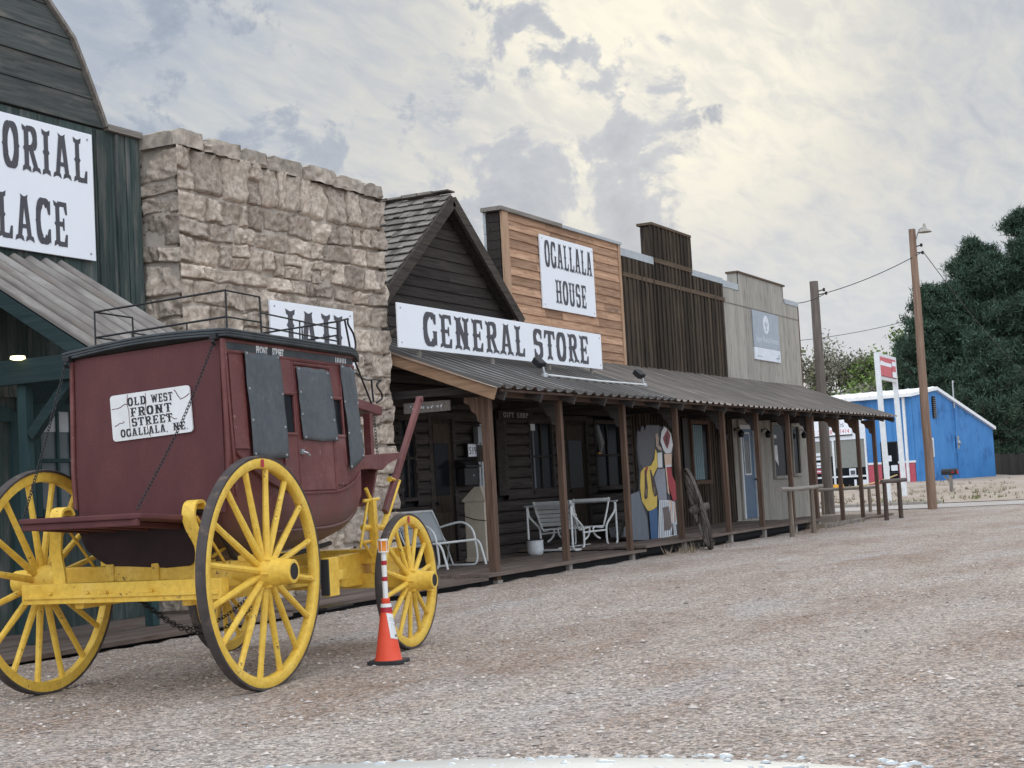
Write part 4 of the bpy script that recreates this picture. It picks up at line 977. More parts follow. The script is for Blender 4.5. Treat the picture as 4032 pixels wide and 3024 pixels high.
# side panels, mouldings, windows
def side(x0, x1, z0, z1, t0, t1): # slab lying on the near side
    q = MB(); q.add([(x0, SY(z0)-t1, z0), (x1, SY(z0)-t1, z0), (x1, SY(z1)-t1, z1), (x0, SY(z1)-t1, z1), (x0, SY(z0)-t0, z0), (x1, SY(z0)-t0, z0), (x1, SY(z1)-t0, z1), (x0, SY(z1)-t0, z1)], [(0, 1, 2, 3), (7, 6, 5, 4), (0, 4, 5, 1), (1, 5, 6, 2), (2, 6, 7, 3), (3, 7, 4, 0)]); return q
cpart('name_band', 'coach_roof', side(-.095, 1.845, 2.298, 2.355, -.01, .006))
mb = MB(); mb.tube([(-.11, SY(2.36)-.004, 2.365), (1.86, SY(2.36)-.004, 2.365)], .014, 6); mb.tube([(-.11, SY(2.29)-.004, 2.286), (1.86, SY(2.29)-.004, 2.286)], .016, 6)
mb.tube([(-.105, SY(2.36)-.004, 2.37), (-.10, SY(2.0)-.004, 2.0), (-.09, SY(1.6)-.004, 1.6), (-.06, SY(1.3)-.004, 1.3)], .016, 6)
mb.tube(curve_pts([(-.05, SY(1.6)-.006, 1.60), (.15, SY(1.49)-.006, 1.485), (.45, SY(1.38)-.006, 1.37), (.80, SY(1.31)-.006, 1.305), (1.2, SY(1.30)-.006, 1.30), (1.43, SY(1.3)-.006, 1.302), (1.6, SY(1.33)-.006, 1.33), (1.74, SY(1.37)-.006, 1.375), (1.85, SY(1.42)+.0, 1.44)], 5), .013, 6)
mb.tube(curve_pts([(.4, SY(1.06)-.0, 1.04), (.9, SY(1.05)-.004, 1.035), (1.4, SY(1.05)-.004, 1.04), (1.7, SY(1.1)+.01, 1.09), (1.82, SY(1.2)+.02, 1.2)], 5), .011, 6)
cpart('moulding', 'coach_red', mb)
for a, b in ((.63, .80), (1.42, 1.575)): cpart('window', 'dark_glass', side(a, b, 1.735, 2.025, -.03, .003))
for b in ((.62, .805, 2.03, 2.275), (1.405, 1.58, 2.02, 2.275), (.62, .815, 1.33, 1.725), (1.425, 1.60, 1.35, 1.72), (-.07, .12, 1.62, 2.27)): cpart('side_panel', 'coach_red', side(*b, -.01, .016), bevel=.003)
for x, z0, z1 in ((.815, 1.31, 2.27), (1.415, 1.31, 2.27), (.62, 1.6, 2.27), (1.59, 1.5, 2.27)): mb = MB(); mb.tube([(x, SY(z0)-.012, z0), (x, SY(z1)-.012, z1)], .012, 6); cpart('pillar_moulding', 'coach_red', mb)
for a, b, z in ((.62, .81, 2.03), (1.41, 1.58, 2.02), (.63, .81, 1.73), (1.42, 1.59, 1.725), (.82, 1.41, 2.255)): mb = MB(); mb.tube([(a, SY(z)-.016, z), (b, SY(z)-.016, z)], .014, 6); cpart('sill_moulding', 'coach_red', mb)
dr = cpart('door', 'coach_red', side(.835, 1.395, 1.315, 2.24, -.01, .02), bevel=.006)
mb = MB(); mb.box(.845, .885, SY(1.6)-.03, SY(1.6), 1.585, 1.62); mb.tube([(.87, SY(1.6)-.03, 1.60), (.88, SY(1.6)-.055, 1.59), (.915, SY(1.6)-.055, 1.57)], .009, 6); cpart('handle', 'galvanised', mb, dr)
def tarp(pts, seed, slack=.014):
    """roll-down canvas blind over corners tl, tr, br, bl"""
    tl, tr, br, bl = [Vector((p[0], 0, p[1])) for p in pts]; q = MB()
    def fn(u, v):
        p = (tl*(1-u)+tr*u)*(1-v)+(bl*(1-u)+br*u)*v; z = min(2.37, p.z)
        w = .026+slack*(.5+.8*fbm((u*2+seed, v*2, 1), 1.2, 3))+.004*math.sin(u*23+seed)*(1-v)**6
        return (p.x+.004*nz((u, v*5, seed)), SY(max(.9, z))-w, z+.006*math.sin(u*14+seed)*((1-v)**8)+.004*math.sin(u*9)*v**8)
    q.grid(14, 20, fn); b = cpart('blind', 'tarp', q, fix=False, sharp=180)
    md = b.modifiers.new('thick', 'SOLIDIFY'); md.thickness = .004
    g = MB()
    for u, v in ((.06, .02), (.94, .03), (.05, .35), (.95, .38), (.05, .65), (.95, .7), (.06, .97), (.94, .97)):
        x, y, z = fn(u, v); g.lathe([(.011, 0), (.009, -.006), (.003, -.008)], (x, y-.002, z), 'y', 8)
    cpart('eyelets', 'galvanised', g, b)
tarp([(.10, 2.292), (.61, 2.298), (.635, 1.55), (.14, 1.56)], 1); tarp([(.845, 2.232), (1.385, 2.224), (1.44, 1.682), (.88, 1.69)], 3.3); tarp([(1.575, 2.285), (1.835, 2.262), (1.87, 1.555), (1.635, 1.455)], 5.7)
mb = MB(); F_ = lambda u, w, l: (u, SY(2.33)-.0085, w)
plain_text('FRONT', .07, mb, F_, .32, 2.30, .165, bold=.004); cpart('lettering', 'plate_white', mb, fix=False); mb = MB(); plain_text('STREET', .07, mb, F_, .552, 2.30, .17, bold=.004); cpart('lettering', 'plate_white', mb, fix=False); mb = MB()
for k in range(7): mb.poly([F_(1.55+k*.028, 2.306, 0), F_(1.55+k*.028+.014, 2.306, 0), F_(1.55+k*.028+.014, 2.345, 0), F_(1.55+k*.028, 2.345, 0)])
cpart('lettering', 'plate_white', mb, fix=False)
# luggage rail on the roof
mb = MB(); r = .008
def RZ(y): return 2.46-.0*y
A_, B_, C_ = .09, .56, 1.80
for y in (-.52, .56):
    mb.tube([(A_, y, 2.45), (A_, y, 2.735), (B_, y, 2.735), (B_+.01, y, 2.44)], r, 6); mb.tube([(A_, y, 2.55), (B_, y, 2.55)], r*.8, 6); mb.tube([(B_, y, 2.62), (C_, y, 2.60)], r*.8, 6); mb.tube([(B_, y, 2.52), (C_, y, 2.50)], r*.8, 6)
    mb.tube([(C_, y, 2.42), (C_, y, 2.66)], r, 6); mb.tube([(1.15, y, 2.45), (1.16, y, 2.61)], r*.8, 6)
for x, z in ((A_, 2.735), (A_, 2.55), (C_, 2.66), (C_, 2.55)): mb.tube([(x, -.52, z), (x, .56, z)], r, 6)
for y in (-.2, .25): mb.tube([(A_, y, 2.45), (A_, y, 2.55)], r*.8, 6); mb.tube([(C_, y, 2.42), (C_, y, 2.66)], r*.8, 6)
cpart('roof_rail', 'iron', mb)
mb = MB(); y = -.5
mb.tube(curve_pts([(2.035, y, 2.70), (2.03, y, 2.655), (2.12, y, 2.58), (2.15, y, 2.48), (2.07, y, 2.42)], 5), .009, 6); mb.tube([(1.84, y, 2.66), (2.035, y, 2.70)], .008, 6); mb.tube([(1.97, y, 2.69), (2.06, y, 2.42)], .009, 6)
mb.tube([(2.07, y, 2.42), (2.40, y, 2.02)], .009, 6); mb.tube(curve_pts([(2.10, y, 2.27), (2.3, y, 2.215), (2.48, y, 2.225)], 4), .008, 6); mb.tube([(2.42, y, 2.215), (2.44, y, 2.03)], .009, 6)
mb.tube(curve_pts([(2.61, y, 2.225), (2.52, y, 2.18), (2.60, y, 2.12), (2.61, y, 2.07), (2.50, y, 2.03)], 5), .009, 6); mb.tube([(2.48, y, 2.225), (2.61, y, 2.225)], .008, 6)
mb.lathe([(.03, -.02), (.03, .02)], (2.05, y, 2.41), 'z', 8)
mb.build('seat_irons', 'iron', co)
# driver's seat, boot and footboard
mb = MB(); mb.prism([(1.90, -.50, 2.085), (2.62, -.50, 2.0), (2.60, -.50, 1.925), (1.90, -.50, 2.0)], (0, .95, 0)); seat = mb.build('driver_seat', 'coach_red', co, bevel=.008)
mb = MB(); mb.box(1.88, 2.30, -.44, .40, 1.62, 1.93); mb.build('seat_box', 'coach_dark', co)
mb = MB()
for y in (-.49, .42): mb.box(2.33, 2.39, y-.02, y+.04, 1.58, 1.935)
mb.build('seat_post', 'coach_red', co)
for y in (-.52, .43):
    mb = MB(); mb.prism([(1.87, y, 1.575), (2.88, y, 1.615), (2.86, y, 1.565), (2.62, y, 1.51), (2.52, y, 1.465), (2.3, y, 1.475), (1.87, y, 1.465)], (0, .05, 0)); mb.build('boot_side', 'coach_red', co, bevel=.006)
mb = MB(); mb.bar((2.50, -.03, 1.49), (2.34, -.03, 1.18), .90, .03, (1, 0, 0)); mb.box(1.86, 2.36, -.46, .40, 1.17, 1.20); mb.build('boot_front', 'coach_red', co)
mb = MB(); mb.box(1.88, 2.40, .36, .40, 1.20, 1.47); mb.box(1.88, 1.95, -.46, .40, 1.20, 1.47); mb.build('boot_lining', 'coach_dark', co)
mb = MB(); mb.bar((2.56, -.5, 1.11), (3.40, -.5, 2.09), .045, .062, (0, 0, 1)); mb.lathe([(.001, -.03), (.03, -.03), (.03, .03), (.001, .03)], (3.40, -.5, 2.09), 'y', 10); mb.build('brake_lever', 'coach_red', co, bevel=.012)
chain('chain', [(2.43, -.5, 1.93), (2.44, -.505, 1.75), (2.45, -.51, 1.56)], co)
# running gear
def ypart(name, mb, bev=.006): return mb.build(name, 'coach_yellow', co, bevel=bev)
mb = MB(); mb.box(-.46, -.36, -.72, .84, .640, .775); mb.box(-.475, -.455, -.70, .82, .675, .70)
for y in (-.55, -.2, .15, .3, .6): mb.lathe([(.012, 0), (.012, -.02), (.004, -.026)], (-.46, y, .71), 'x', 8)
ypart('rear_crossbar', mb)
mb = MB(); mb.bar((0, -.72, .78), (-.10, .88, .78), .12, .17); mb.box(-.07, .07, -.70, -.62, .86, .90)
for y in (-.35, 0, .35): x = -.045-.0625*y; mb.box(x-.075, x+.075, y-.03, y+.03, .685, .88)
ypart('rear_axle', mb)
mb = MB(); mb.tube([(0, -.82, .785), (-.10, .95, .785)], .03, 10); mb.tube([(2.36, -.82, .55), (2.33, .95, .55)], .028, 10); mb.build('axle_rod', 'iron', co)
mb = MB()
for y in (-.42, .42): mb.box(-.40, 1.9, y-.035, y+.035, .60, .685)
mb.bar((0, 0, .74), (2.36, 0, .66), .08, .09); ypart('perch', mb)
mb = MB(); mb.box(2.28, 2.44, -.72, .72, .50, .62); mb.box(2.26, 2.46, -.62, .62, .70, .82); mb.lathe([(.30, .63), (.33, .63), (.33, .66), (.30, .66), (.30, .63)], (2.36, 0, 0), 'z', 28); ypart('front_axle', mb)
mb = MB()
for y in (-.36, .36):
    mb.prism([(1.45, y-.04, .60), (2.0, y-.04, .53), (2.75, y-.04, .53), (3.1, y-.04, .62), (3.1, y-.04, .72), (2.7, y-.04, .80), (1.9, y-.04, .79), (1.45, y-.04, .70)], (0, .08, 0))
mb.box(2.9, 2.98, -.55, .55, .72, .80); mb.bar((2.3, 0, .66), (3.35, 0, .64), .09, .10); ypart('futchell', mb)
for s in (-1, 1):
    mb = MB(); y = s*.52
    P = curve_pts([(-.42, y+s*.02, .66), (-.42, y+s*.035, .85), (-.43, y+s*.05, .98), (-.47, y+s*.012, 1.10), (-.49, y, 1.19), (-.46, y, 1.265), (-.38, y, 1.275), (-.34, y, 1.23)], 6)
    mb.ribbon(P, (.0, .045, 0) if False else (0, .048, 0), .024)
    mb.tube([(-.40, y, 1.18), (-.05, y, .84)], .011, 6); ypart('rear_standard', mb, .003)
    mb = MB(); mb.lathe([(.03, -.04), (.045, -.02), (.045, .05), (.03, .06)], (-.31, y, 1.235), 'y', 12); mb.tube(curve_pts([(-.31, y, 1.23), (-.05, y, 1.0), (.4, y*.7, .85), (1.2, y*.7, .85), (1.75, y*.75, .90)], 5), .018, 6); mb.build('thoroughbrace', 'leather', co)
    mb = MB(); mb.bar((2.30, y, .62), (2.27, y, 1.23), .06, .06); mb.tube([(2.27, y, 1.2), (2.17, y, 1.315)], .018, 6); mb.tube([(2.12, y, 1.215), (2.40, y, 1.225)], .016, 6); mb.tube([(2.02, y, .84), (2.2, y, 1.22)], .013, 6); ypart('front_standard', mb, .004)
mb = MB(); y = -.5
mb.tube([(2.12, y, 1.0), (2.50, y, .985), (2.54, y, 1.02), (2.86, y, 1.375), (2.68, y, 1.385)], .026, 8); mb.tube([(2.63, y, 1.19), (2.72, y, 1.20)], .014, 6); mb.tube([(2.08, y, .88), (2.38, y, .885)], .015, 6); mb.tube([(2.10, y, .9), (2.42, y, .62)], .014, 6); ypart('footrest_rod', mb, 0)
mb = MB(); mb.box(.865, 1.02, -.825, -.765, .54, .82); mb.box(1.02, 1.10, -.82, -.74, .65, .72); mb.box(.90, .98, -.72, .72, .64, .71); bb = ypart('brake_block', mb)
mb = MB(); mb.box(.842, .864, -.825, -.765, .55, .81); mb.build('brake_pad', 'rubber', bb)
mb = MB(); mb.box(.85, .87, -.72, -.66, .45, .64); mb.box(.85, 1.28, -.80, -.60, .445, .46); mb.build('step_iron', 'iron', co)
mb = MB(); mb.tube(curve_pts([(-.02, -.4, .90), (.12, -.42, .96), (.28, -.45, 1.03), (.34, -.45, .98)], 4), .014, 6); ypart('stay_rod', mb, 0)
chain('chain', [(.1, .30, .62), (.35, .15, .40), (.55, 0, .33), (.85, -.1, .42), (1.1, -.2, .60)], co, .0036, .045)
chain('chain', [(.35, .45, .60), (.7, .3, .36), (1.1, .2, .40), (1.5, .1, .62)], co, .0036, .045)
def wheel(x, y, Rr, ns, s, seed):
    rw = random.Random(seed); ro_, ri = Rr-.018, Rr-.088
    mb = MB(); f0, f1 = s*.030, s*-.032   # outer face, inner face
    mb.lathe([(ri+.004, f1), (ro_, f1), (ro_, f0-.004*s), (ro_-.006, f0), (ri+.012, f0), (ri, f0-.012*s), (ri, f1+.01*s), (ri+.004, f1)], (0, 0, 0), 'y', 72)
    w = mb.build('wheel', 'coach_yellow', co, sharp=50); w.location = (x, y, Rr-.008)
    w.rotation_euler = (0, rw.random(), 0)
    def sub(nm, m, q, **k): o = q.build(nm, m, w, **k); return o
    q = MB(); q.lathe([(ro_-.001, f1-.006*s), (Rr-.004, f1-.008*s), (Rr, f1), (Rr, f0-.004*s), (Rr-.004, f0+.001*s), (ro_-.001, f0-.001*s), (ro_-.001, f1-.006*s)], (0, 0, 0), 'y', 72); sub('tyre', 'tyre', q, sharp=50)
    hb = .100 if Rr > .7 else .088
    q = MB(); q.lathe([(hb*.6, -.20*s), (hb*.78, -.19*s), (hb*.95, -.07*s), (hb*1.12, -.035*s), (hb*1.15, 0), (hb*1.12, .035*s), (hb*.98, .07*s), (hb*.86, .17*s), (hb*.80, .235*s), (hb*.72, .24*s), (hb*.56, .238*s)], (0, 0, 0), 'y', 28, False)
    for k in range(6):
        a = k*math.pi/3+.2; q.lathe([(.010, .03*s), (.010, .085*s), (.004, .092*s)], (hb*1.03*math.cos(a), 0, hb*1.03*math.sin(a)), 'y', 6)
    h = sub('hub', 'coach_yellow', q); q = MB(); q.lathe([(hb*.57, .236*s), (hb*.50, .205*s), (.026, .205*s), (.026, .225*s), (.018, .232*s), (.0, .232*s)], (0, 0, 0), 'y', 20); sub('axle_nut', 'iron', q)
    for k in range(ns):
        a = 2*math.pi*k/ns; d = Vector((math.cos(a), 0, math.sin(a))); yo = s*(.012 if k % 2 else .026)
        q = MB(); L_ = ri+.004-hb*.9; p0 = d*hb*.9+Vector((0, yo, 0)); p1 = d*(ri+.004)+Vector((0, s*-.002, 0)); rr = .0235 if Rr > .7 else .0215
        q.tube([p0, p0.lerp(p1, .12), p0.lerp(p1, .45), p0.lerp(p1, .82), p0.lerp(p1, .97), p1], [rr*1.05, rr*1.08, rr, rr*.86, rr*.95, rr*.9], 8); sub('spoke', 'coach_yellow', q)
    if s < 0:
        q = MB(); b = math.pi/2+w.rotation_euler[1]  # red reflector at the top of the rim
        c = Vector((math.cos(b), 0, math.sin(b)))*(ri+ro_)/2; t = Vector((-c.z, 0, c.x)).normalized(); c.normalize(); M_ = c*((ri+ro_)/2)
        q.add([M_+t*.022+c*.026+Vector((0, f0+.003*s, 0)), M_-t*.022+c*.026+Vector((0, f0+.003*s, 0)), M_-t*.022-c*.026+Vector((0, f0+.003*s, 0)), M_+t*.022-c*.026+Vector((0, f0+.003*s, 0))], [(0, 1, 2, 3)])
        sub('reflector', 'reflector_red', q, fix=False)
wheel(0, -.77, .787, 16, -1, 1); wheel(-.10, .92, .787, 16, 1, 2); wheel(2.36, -.77, .552, 14, -1, 3); wheel(2.33, .93, .552, 14, 1, 4)

# ------------------------------------------------------------------ traffic cone
cx, cy = 9.78, 6.15; gz = ground_z(cx, cy)
tc_ = thing('traffic_cone', (cx, cy, gz), 'orange traffic cone with striped pole beside the front coach wheel', 'traffic cone', None, R(12))
mb = MB(); mb.prism([(.138*math.copysign(abs(math.cos(a))**.35, math.cos(a)), .138*math.copysign(abs(math.sin(a))**.35, math.sin(a)), 0) for a in [2*math.pi*k/32 for k in range(32)]], (0, 0, .03)); mb.build('base', 'rubber', tc_, bevel=.006)
mb = MB(); mb.lathe([(.105, .03), (.098, .045), (.085, .12), (.048, .36), (.040, .40), (.030, .455), (.032, .46), (.032, .485), (.02, .487)], (0, 0, 0), 'z', 32); mb.build('cone', 'cone_orange', tc_)
mb = MB(); mb.lathe([(.0465, .385), (.0425, .418)], (0, 0, 0), 'z', 32, False); mb.build('red_band', 'cone_red_band', tc_, fix=False); mb = MB(); mb.lathe([(.0432, .421), (.0385, .448)], (0, 0, 0), 'z', 32, False); mb.build('white_band', 'cone_white', tc_, fix=False)
mb = MB(); mb.lathe([(.020, .48), (.020, .83), (.0, .83)], (0, 0, 0), 'z', 20); pl_ = mb.build('pole', 'cone_white', tc_)
mb = MB()
for z in (.615, .735): mb.lathe([(.0212, z), (.0212, z+.032)], (0, 0, 0), 'z', 20, False)
mb.build('stripes', 'cone_red_band', pl_, fix=False)
mb = MB(); mb.lathe([(.038, .83), (.038, .836), (.036, .84), (.036, .915), (.039, .92), (.039, .928), (.0, .93)], (0, 0, 0), 'z', 12); mb.build('warning_light', 'amber', tc_); mb = MB(); mb.lathe([(.0395, .916), (.0395, .929), (0, .931)], (0, 0, 0), 'z', 12); mb.lathe([(.0395, .829), (.0395, .838)], (0, 0, 0), 'z', 12)
for k in range(6): a = k*math.pi/3; mb.bar((.0375*math.cos(a), .0375*math.sin(a), .835), (.0375*math.cos(a), .0375*math.sin(a), .92), .004, .004)
mb.build('light_housing', 'cone_white', tc_)
an = R(-116)  # paper notice taped round the cone, facing the lot
def np_(u, v, l=.002):
    z = .185+.185*v; rr = .085+(.048-.085)*(z-.12)/.24+l; a = an+(u-.5)*.085/rr+.10; return (rr*math.cos(a), rr*math.sin(a), z+.02*(.5-u))
mb = MB(); mb.grid(8, 6, np_); nt_ = mb.build('notice', 'cone_white', tc_, fix=False)
mb = MB()
for v0, v1, u0_, u1 in ((.82, .84, .15, .8), (.76, .775, .15, .7), (.70, .715, .15, .75), (.40, .60, .25, .27), (.40, .60, .45, .47), (.58, .6, .25, .62)):
    for k in range(6): a, b = u0_+(u1-u0_)*k/6, u0_+(u1-u0_)*(k+1)/6; mb.poly([np_(a, v0, .003), np_(b, v0, .003), np_(b, v1, .003), np_(a, v1, .003)])
mb.build('print', 'sign_grey', nt_, fix=False); mb = MB()
for b in ((.52, .62, .08, .18), (.72, .84, .10, .2), (.75, .9, .52, .62)): mb.poly([np_(b[0], b[2], .0035), np_(b[1], b[2], .0035), np_(b[1], b[3], .0035), np_(b[0], b[3], .0035)])
mb.build('marks', 'black', nt_, fix=False)

# ------------------------------------------------------------------ things on the porch
for k, c in dict(cut_back=(.05, .052, .06), cut_grey=(.16, .18, .21), cut_hair=(.095, .095, .105), cut_yellow=(.66, .47, .10), cut_white=(.62, .63, .63), cut_skin=(.60, .43, .33), cut_skin2=(.38, .29, .23), cut_red=(.33, .045, .055), cut_red2=(.24, .06, .065), cut_brown=(.07, .045, .04), cut_olive=(.16, .13, .09), cut_grey2=(.25, .26, .30), cut_dark=(.04, .035, .04), cut_blue=(.055, .12, .25), cut_bag=(.14, .115, .105), cut_stripe=(.22, .26, .33)).items(): flat(k, c, .6)
CUT = [
 ('back', 'cut_back', [(25.65, 2.12), (25.70, 2.19), (25.80, 2.14), (25.88, 2.26), (25.99, 2.25), (26.03, 2.18), (26.12, 2.28), (26.76, 2.29), (26.87, 2.25), (27.01, 2.28), (27.23, 2.23), (27.38, 1.99), (27.39, 1.76), (27.26, 1.50), (27.27, 1.33), (27.52, 1.06), (27.43, 0.85), (27.45, 0.21), (27.37, 0.19), (26.30, 0.17), (25.13, 0.21), (25.18, 1.03), (25.59, 1.09), (25.66, 1.46), (25.59, 1.84)]),
 ('grey_panel', 'cut_grey', [(25.20, 1.03), (25.59, 1.07), (25.65, 0.90), (25.89, 0.58), (25.93, 0.18), (25.16, 0.22)]),
 ('grey_hair', 'cut_hair', [(25.66, 2.11), (25.71, 2.18), (25.81, 2.14), (25.89, 2.25), (25.99, 2.24), (26.03, 2.17), (26.13, 2.27), (26.75, 2.28), (26.74, 2.13), (26.50, 2.04), (26.45, 1.84), (26.22, 1.55), (25.87, 1.49), (25.71, 1.57), (25.63, 1.81)]),
 ('yellow_shirt', 'cut_yellow', [(25.71, 1.42), (25.89, 1.50), (26.22, 1.53), (26.40, 1.64), (26.49, 1.84), (26.57, 1.76), (26.55, 1.51), (26.30, 1.33), (26.44, 0.97), (26.39, 0.77), (26.13, 0.70), (25.94, 0.71), (25.69, 0.89), (25.64, 1.15)]),
 ('scarf', 'cut_white', [(26.58, 1.76), (26.81, 1.78), (26.79, 1.49), (26.56, 1.49)]),
 ('hand', 'cut_skin2', [(26.54, 2.12), (26.65, 2.13), (26.70, 2.04), (26.65, 1.91), (26.80, 1.86), (26.79, 1.80), (26.63, 1.83), (26.53, 1.90)]),
 ('red_tie', 'cut_red', [(25.94, 1.50), (26.08, 1.51), (26.01, 1.42), (25.95, 1.31)]),
 ('brace_one', 'cut_brown', [(25.89, 1.45), (25.96, 1.46), (26.00, 1.13), (25.95, 0.94), (25.85, 0.92), (25.80, 0.97), (25.86, 1.15)]),
 ('brace_two', 'cut_brown', [(26.15, 1.46), (26.20, 1.45), (26.41, 1.12), (26.43, 0.98), (26.30, 0.95), (26.22, 1.07)]),
 ('pocket_one', 'cut_olive', [(25.86, 1.11), (25.94, 1.11), (25.92, 0.98), (25.85, 0.99)]),
 ('pocket_two', 'cut_olive', [(26.24, 1.13), (26.33, 1.13), (26.34, 1.01), (26.25, 1.00)]),
 ('grey_trousers', 'cut_grey2', [(26.51, 1.46), (26.88, 1.47), (26.91, 1.12), (26.88, 0.87), (26.47, 0.88), (26.44, 1.05), (26.32, 1.31)]),
 ('white_hat', 'cut_white', [(26.82, 2.16), (26.98, 2.26), (27.09, 2.23), (27.31, 2.13), (27.38, 1.91), (27.26, 1.76), (26.98, 1.75), (26.87, 1.81), (26.74, 1.98)]),
 ('red_lining', 'cut_red2', [(26.87, 2.04), (27.13, 2.21), (27.27, 2.11), (27.18, 1.94), (27.07, 1.83), (26.95, 1.93)]),
 ('dark_lining', 'cut_dark', [(27.01, 2.02), (27.10, 2.12), (27.10, 1.99), (27.05, 1.85)]),
 ('face', 'cut_skin', [(26.88, 1.74), (27.27, 1.75), (27.23, 1.54), (26.89, 1.53)]),
 ('lace', 'cut_white', [(26.89, 1.53), (27.24, 1.54), (27.22, 1.50), (26.91, 1.49)]),
 ('arm', 'cut_skin', [(26.89, 1.49), (26.96, 1.49), (27.01, 1.05), (27.04, 0.97), (26.94, 1.00), (26.93, 1.20)]),
 ('red_dress', 'cut_red', [(26.96, 1.49), (27.20, 1.49), (27.22, 1.33), (27.41, 1.16), (27.46, 1.02), (27.38, 0.88), (27.19, 0.83), (27.10, 0.98), (26.99, 1.15)]),
 ('jeans', 'cut_blue', [(25.94, 0.70), (26.37, 0.75), (26.30, 0.19), (25.97, 0.19)]),
 ('skirt', 'cut_white', [(26.47, 0.88), (26.96, 0.87), (27.26, 0.83), (27.34, 0.20), (26.31, 0.18)]),
 ('bag', 'cut_bag', [(26.62, 0.74), (26.93, 0.76), (27.05, 0.38), (26.91, 0.31), (26.64, 0.31)]),
 ('leg_one', 'cut_skin', [(26.97, 0.87), (27.09, 0.86), (27.11, 0.46), (27.06, 0.44)]),
 ('leg_two', 'cut_skin', [(27.18, 0.81), (27.27, 0.81), (27.28, 0.44), (27.23, 0.43)]),
 ('boot_one', 'cut_dark', [(27.07, 0.42), (27.11, 0.42), (27.10, 0.20), (26.99, 0.22)]),
 ('boot_two', 'cut_dark', [(27.25, 0.41), (27.31, 0.40), (27.31, 0.30), (27.35, 0.20), (27.26, 0.21)]),
 ('stripe0', 'cut_stripe', [(26.51, 0.86), (26.54, 0.86), (26.40, 0.19), (26.36, 0.19)]),
 ('stripe1', 'cut_stripe', [(26.60, 0.86), (26.64, 0.86), (26.52, 0.19), (26.47, 0.20)]),
 ('stripe2', 'cut_stripe', [(26.70, 0.86), (26.74, 0.86), (26.63, 0.20), (26.58, 0.20)]),
 ('stripe3', 'cut_stripe', [(26.80, 0.85), (26.84, 0.85), (26.74, 0.20), (26.70, 0.20)]),
 ('stripe4', 'cut_stripe', [(26.90, 0.85), (26.94, 0.85), (26.85, 0.20), (26.81, 0.20)]),
 ('stripe5', 'cut_stripe', [(27.00, 0.85), (27.04, 0.85), (26.97, 0.20), (26.92, 0.21)]),
 ('stripe6', 'cut_stripe', [(27.10, 0.84), (27.14, 0.84), (27.08, 0.21), (27.04, 0.21)]),
 ('stripe7', 'cut_stripe', [(27.20, 0.84), (27.24, 0.84), (27.20, 0.21), (27.15, 0.21)])]
cb = thing('cutout_board', (26.4, 10.6, .19), 'painted wooden cutout of a cowboy in yellow and a woman in red', 'painted board')
KN = dict(grey_panel='backdrop', grey_hair='headdress', yellow_shirt='shirt', red_tie='tie', brace_one='waistcoat_edge', brace_two='waistcoat_edge', pocket_one='glove', pocket_two='glove', grey_trousers='bodice', white_hat='bonnet', red_lining='bonnet_lining', dark_lining='face_opening', face='neck', red_dress='jacket', leg_one='leg', leg_two='leg', boot_one='boot', boot_two='boot', jeans='jeans')
stripes = MB(); lay = 0
for n_, m_, pts in CUT:
    lay += 1; y = 10.6-.0012*lay
    if n_ == 'back': mb = MB(); mb.prism([(a, 10.6, b) for a, b in pts], (0, .025, 0)); mb.build('board', m_, cb); continue
    if n_.startswith('stripe'): stripes.poly([(a, 10.6-.0012*21.5, b) for a, b in pts]); continue
    mb = MB(); mb.poly([(a, y, b) for a, b in pts]); mb.build(KN.get(n_, n_), m_, cb, fix=False)
stripes.build('skirt_stripes', 'cut_stripe', cb, fix=False)
mb = MB(); mb.bar((25.9, 10.63, 1.5), (25.9, 11.2, .2), .05, .04); mb.bar((26.9, 10.63, 1.5), (26.9, 11.2, .2), .05, .04); mb.build('prop', 'grey_wood', cb)

# old wagon wheel leaning on a post
t_ = Vector((.40, .59, 1.37)).normalized(); v_ = Vector((.936, .351, 0)); v_ = Matrix.Rotation(R(7.5), 3, t_) @ (v_-t_*v_.dot(t_)).normalized(); n_ = v_.cross(t_); cen = Vector((25.43, 9.43, .715)); RW = .745
ww = thing('wagon_wheel', (25.2, 9.15, 0), 'old grey wagon wheel leaning against a porch post', 'wagon wheel')
def wp(a, r, o): return cen+(t_*math.cos(a)+v_*math.sin(a))*r+n_*o
mb = MB(); m_ = 48; prof = [(RW, -.026), (RW, .026), (RW-.06, .026), (RW-.06, -.026)]
mb.add([wp(2*math.pi*k/m_, r, o) for k in range(m_) for r, o in prof], [(k*4+j, k*4+(j+1) % 4, ((k+1) % m_)*4+(j+1) % 4, ((k+1) % m_)*4+j) for k in range(m_) for j in range(4)]); mb.build('rim', 'wheel_wood', ww)
for k in range(12): mb = MB(); a = 2*math.pi*k/12; mb.tube([wp(a, .08, .02), wp(a, RW-.07, 0)], [.022, .017], 6); mb.build('spoke', 'wheel_wood', ww)
mb = MB(); mb.tube([wp(0, 0, -.16), wp(0, 0, -.10), wp(0, 0, 0), wp(0, 0, .10), wp(0, 0, .2)], [.055, .075, .09, .075, .06], 14); hb_ = mb.build('hub', 'wheel_wood', ww); mb = MB(); mb.tube([wp(0, 0, -.165), wp(0, 0, -.16)], .05, 10); mb.tube([wp(0, 0, .195), wp(0, 0, .205)], .05, 10); mb.build('hub_cap', 'iron', hb_)

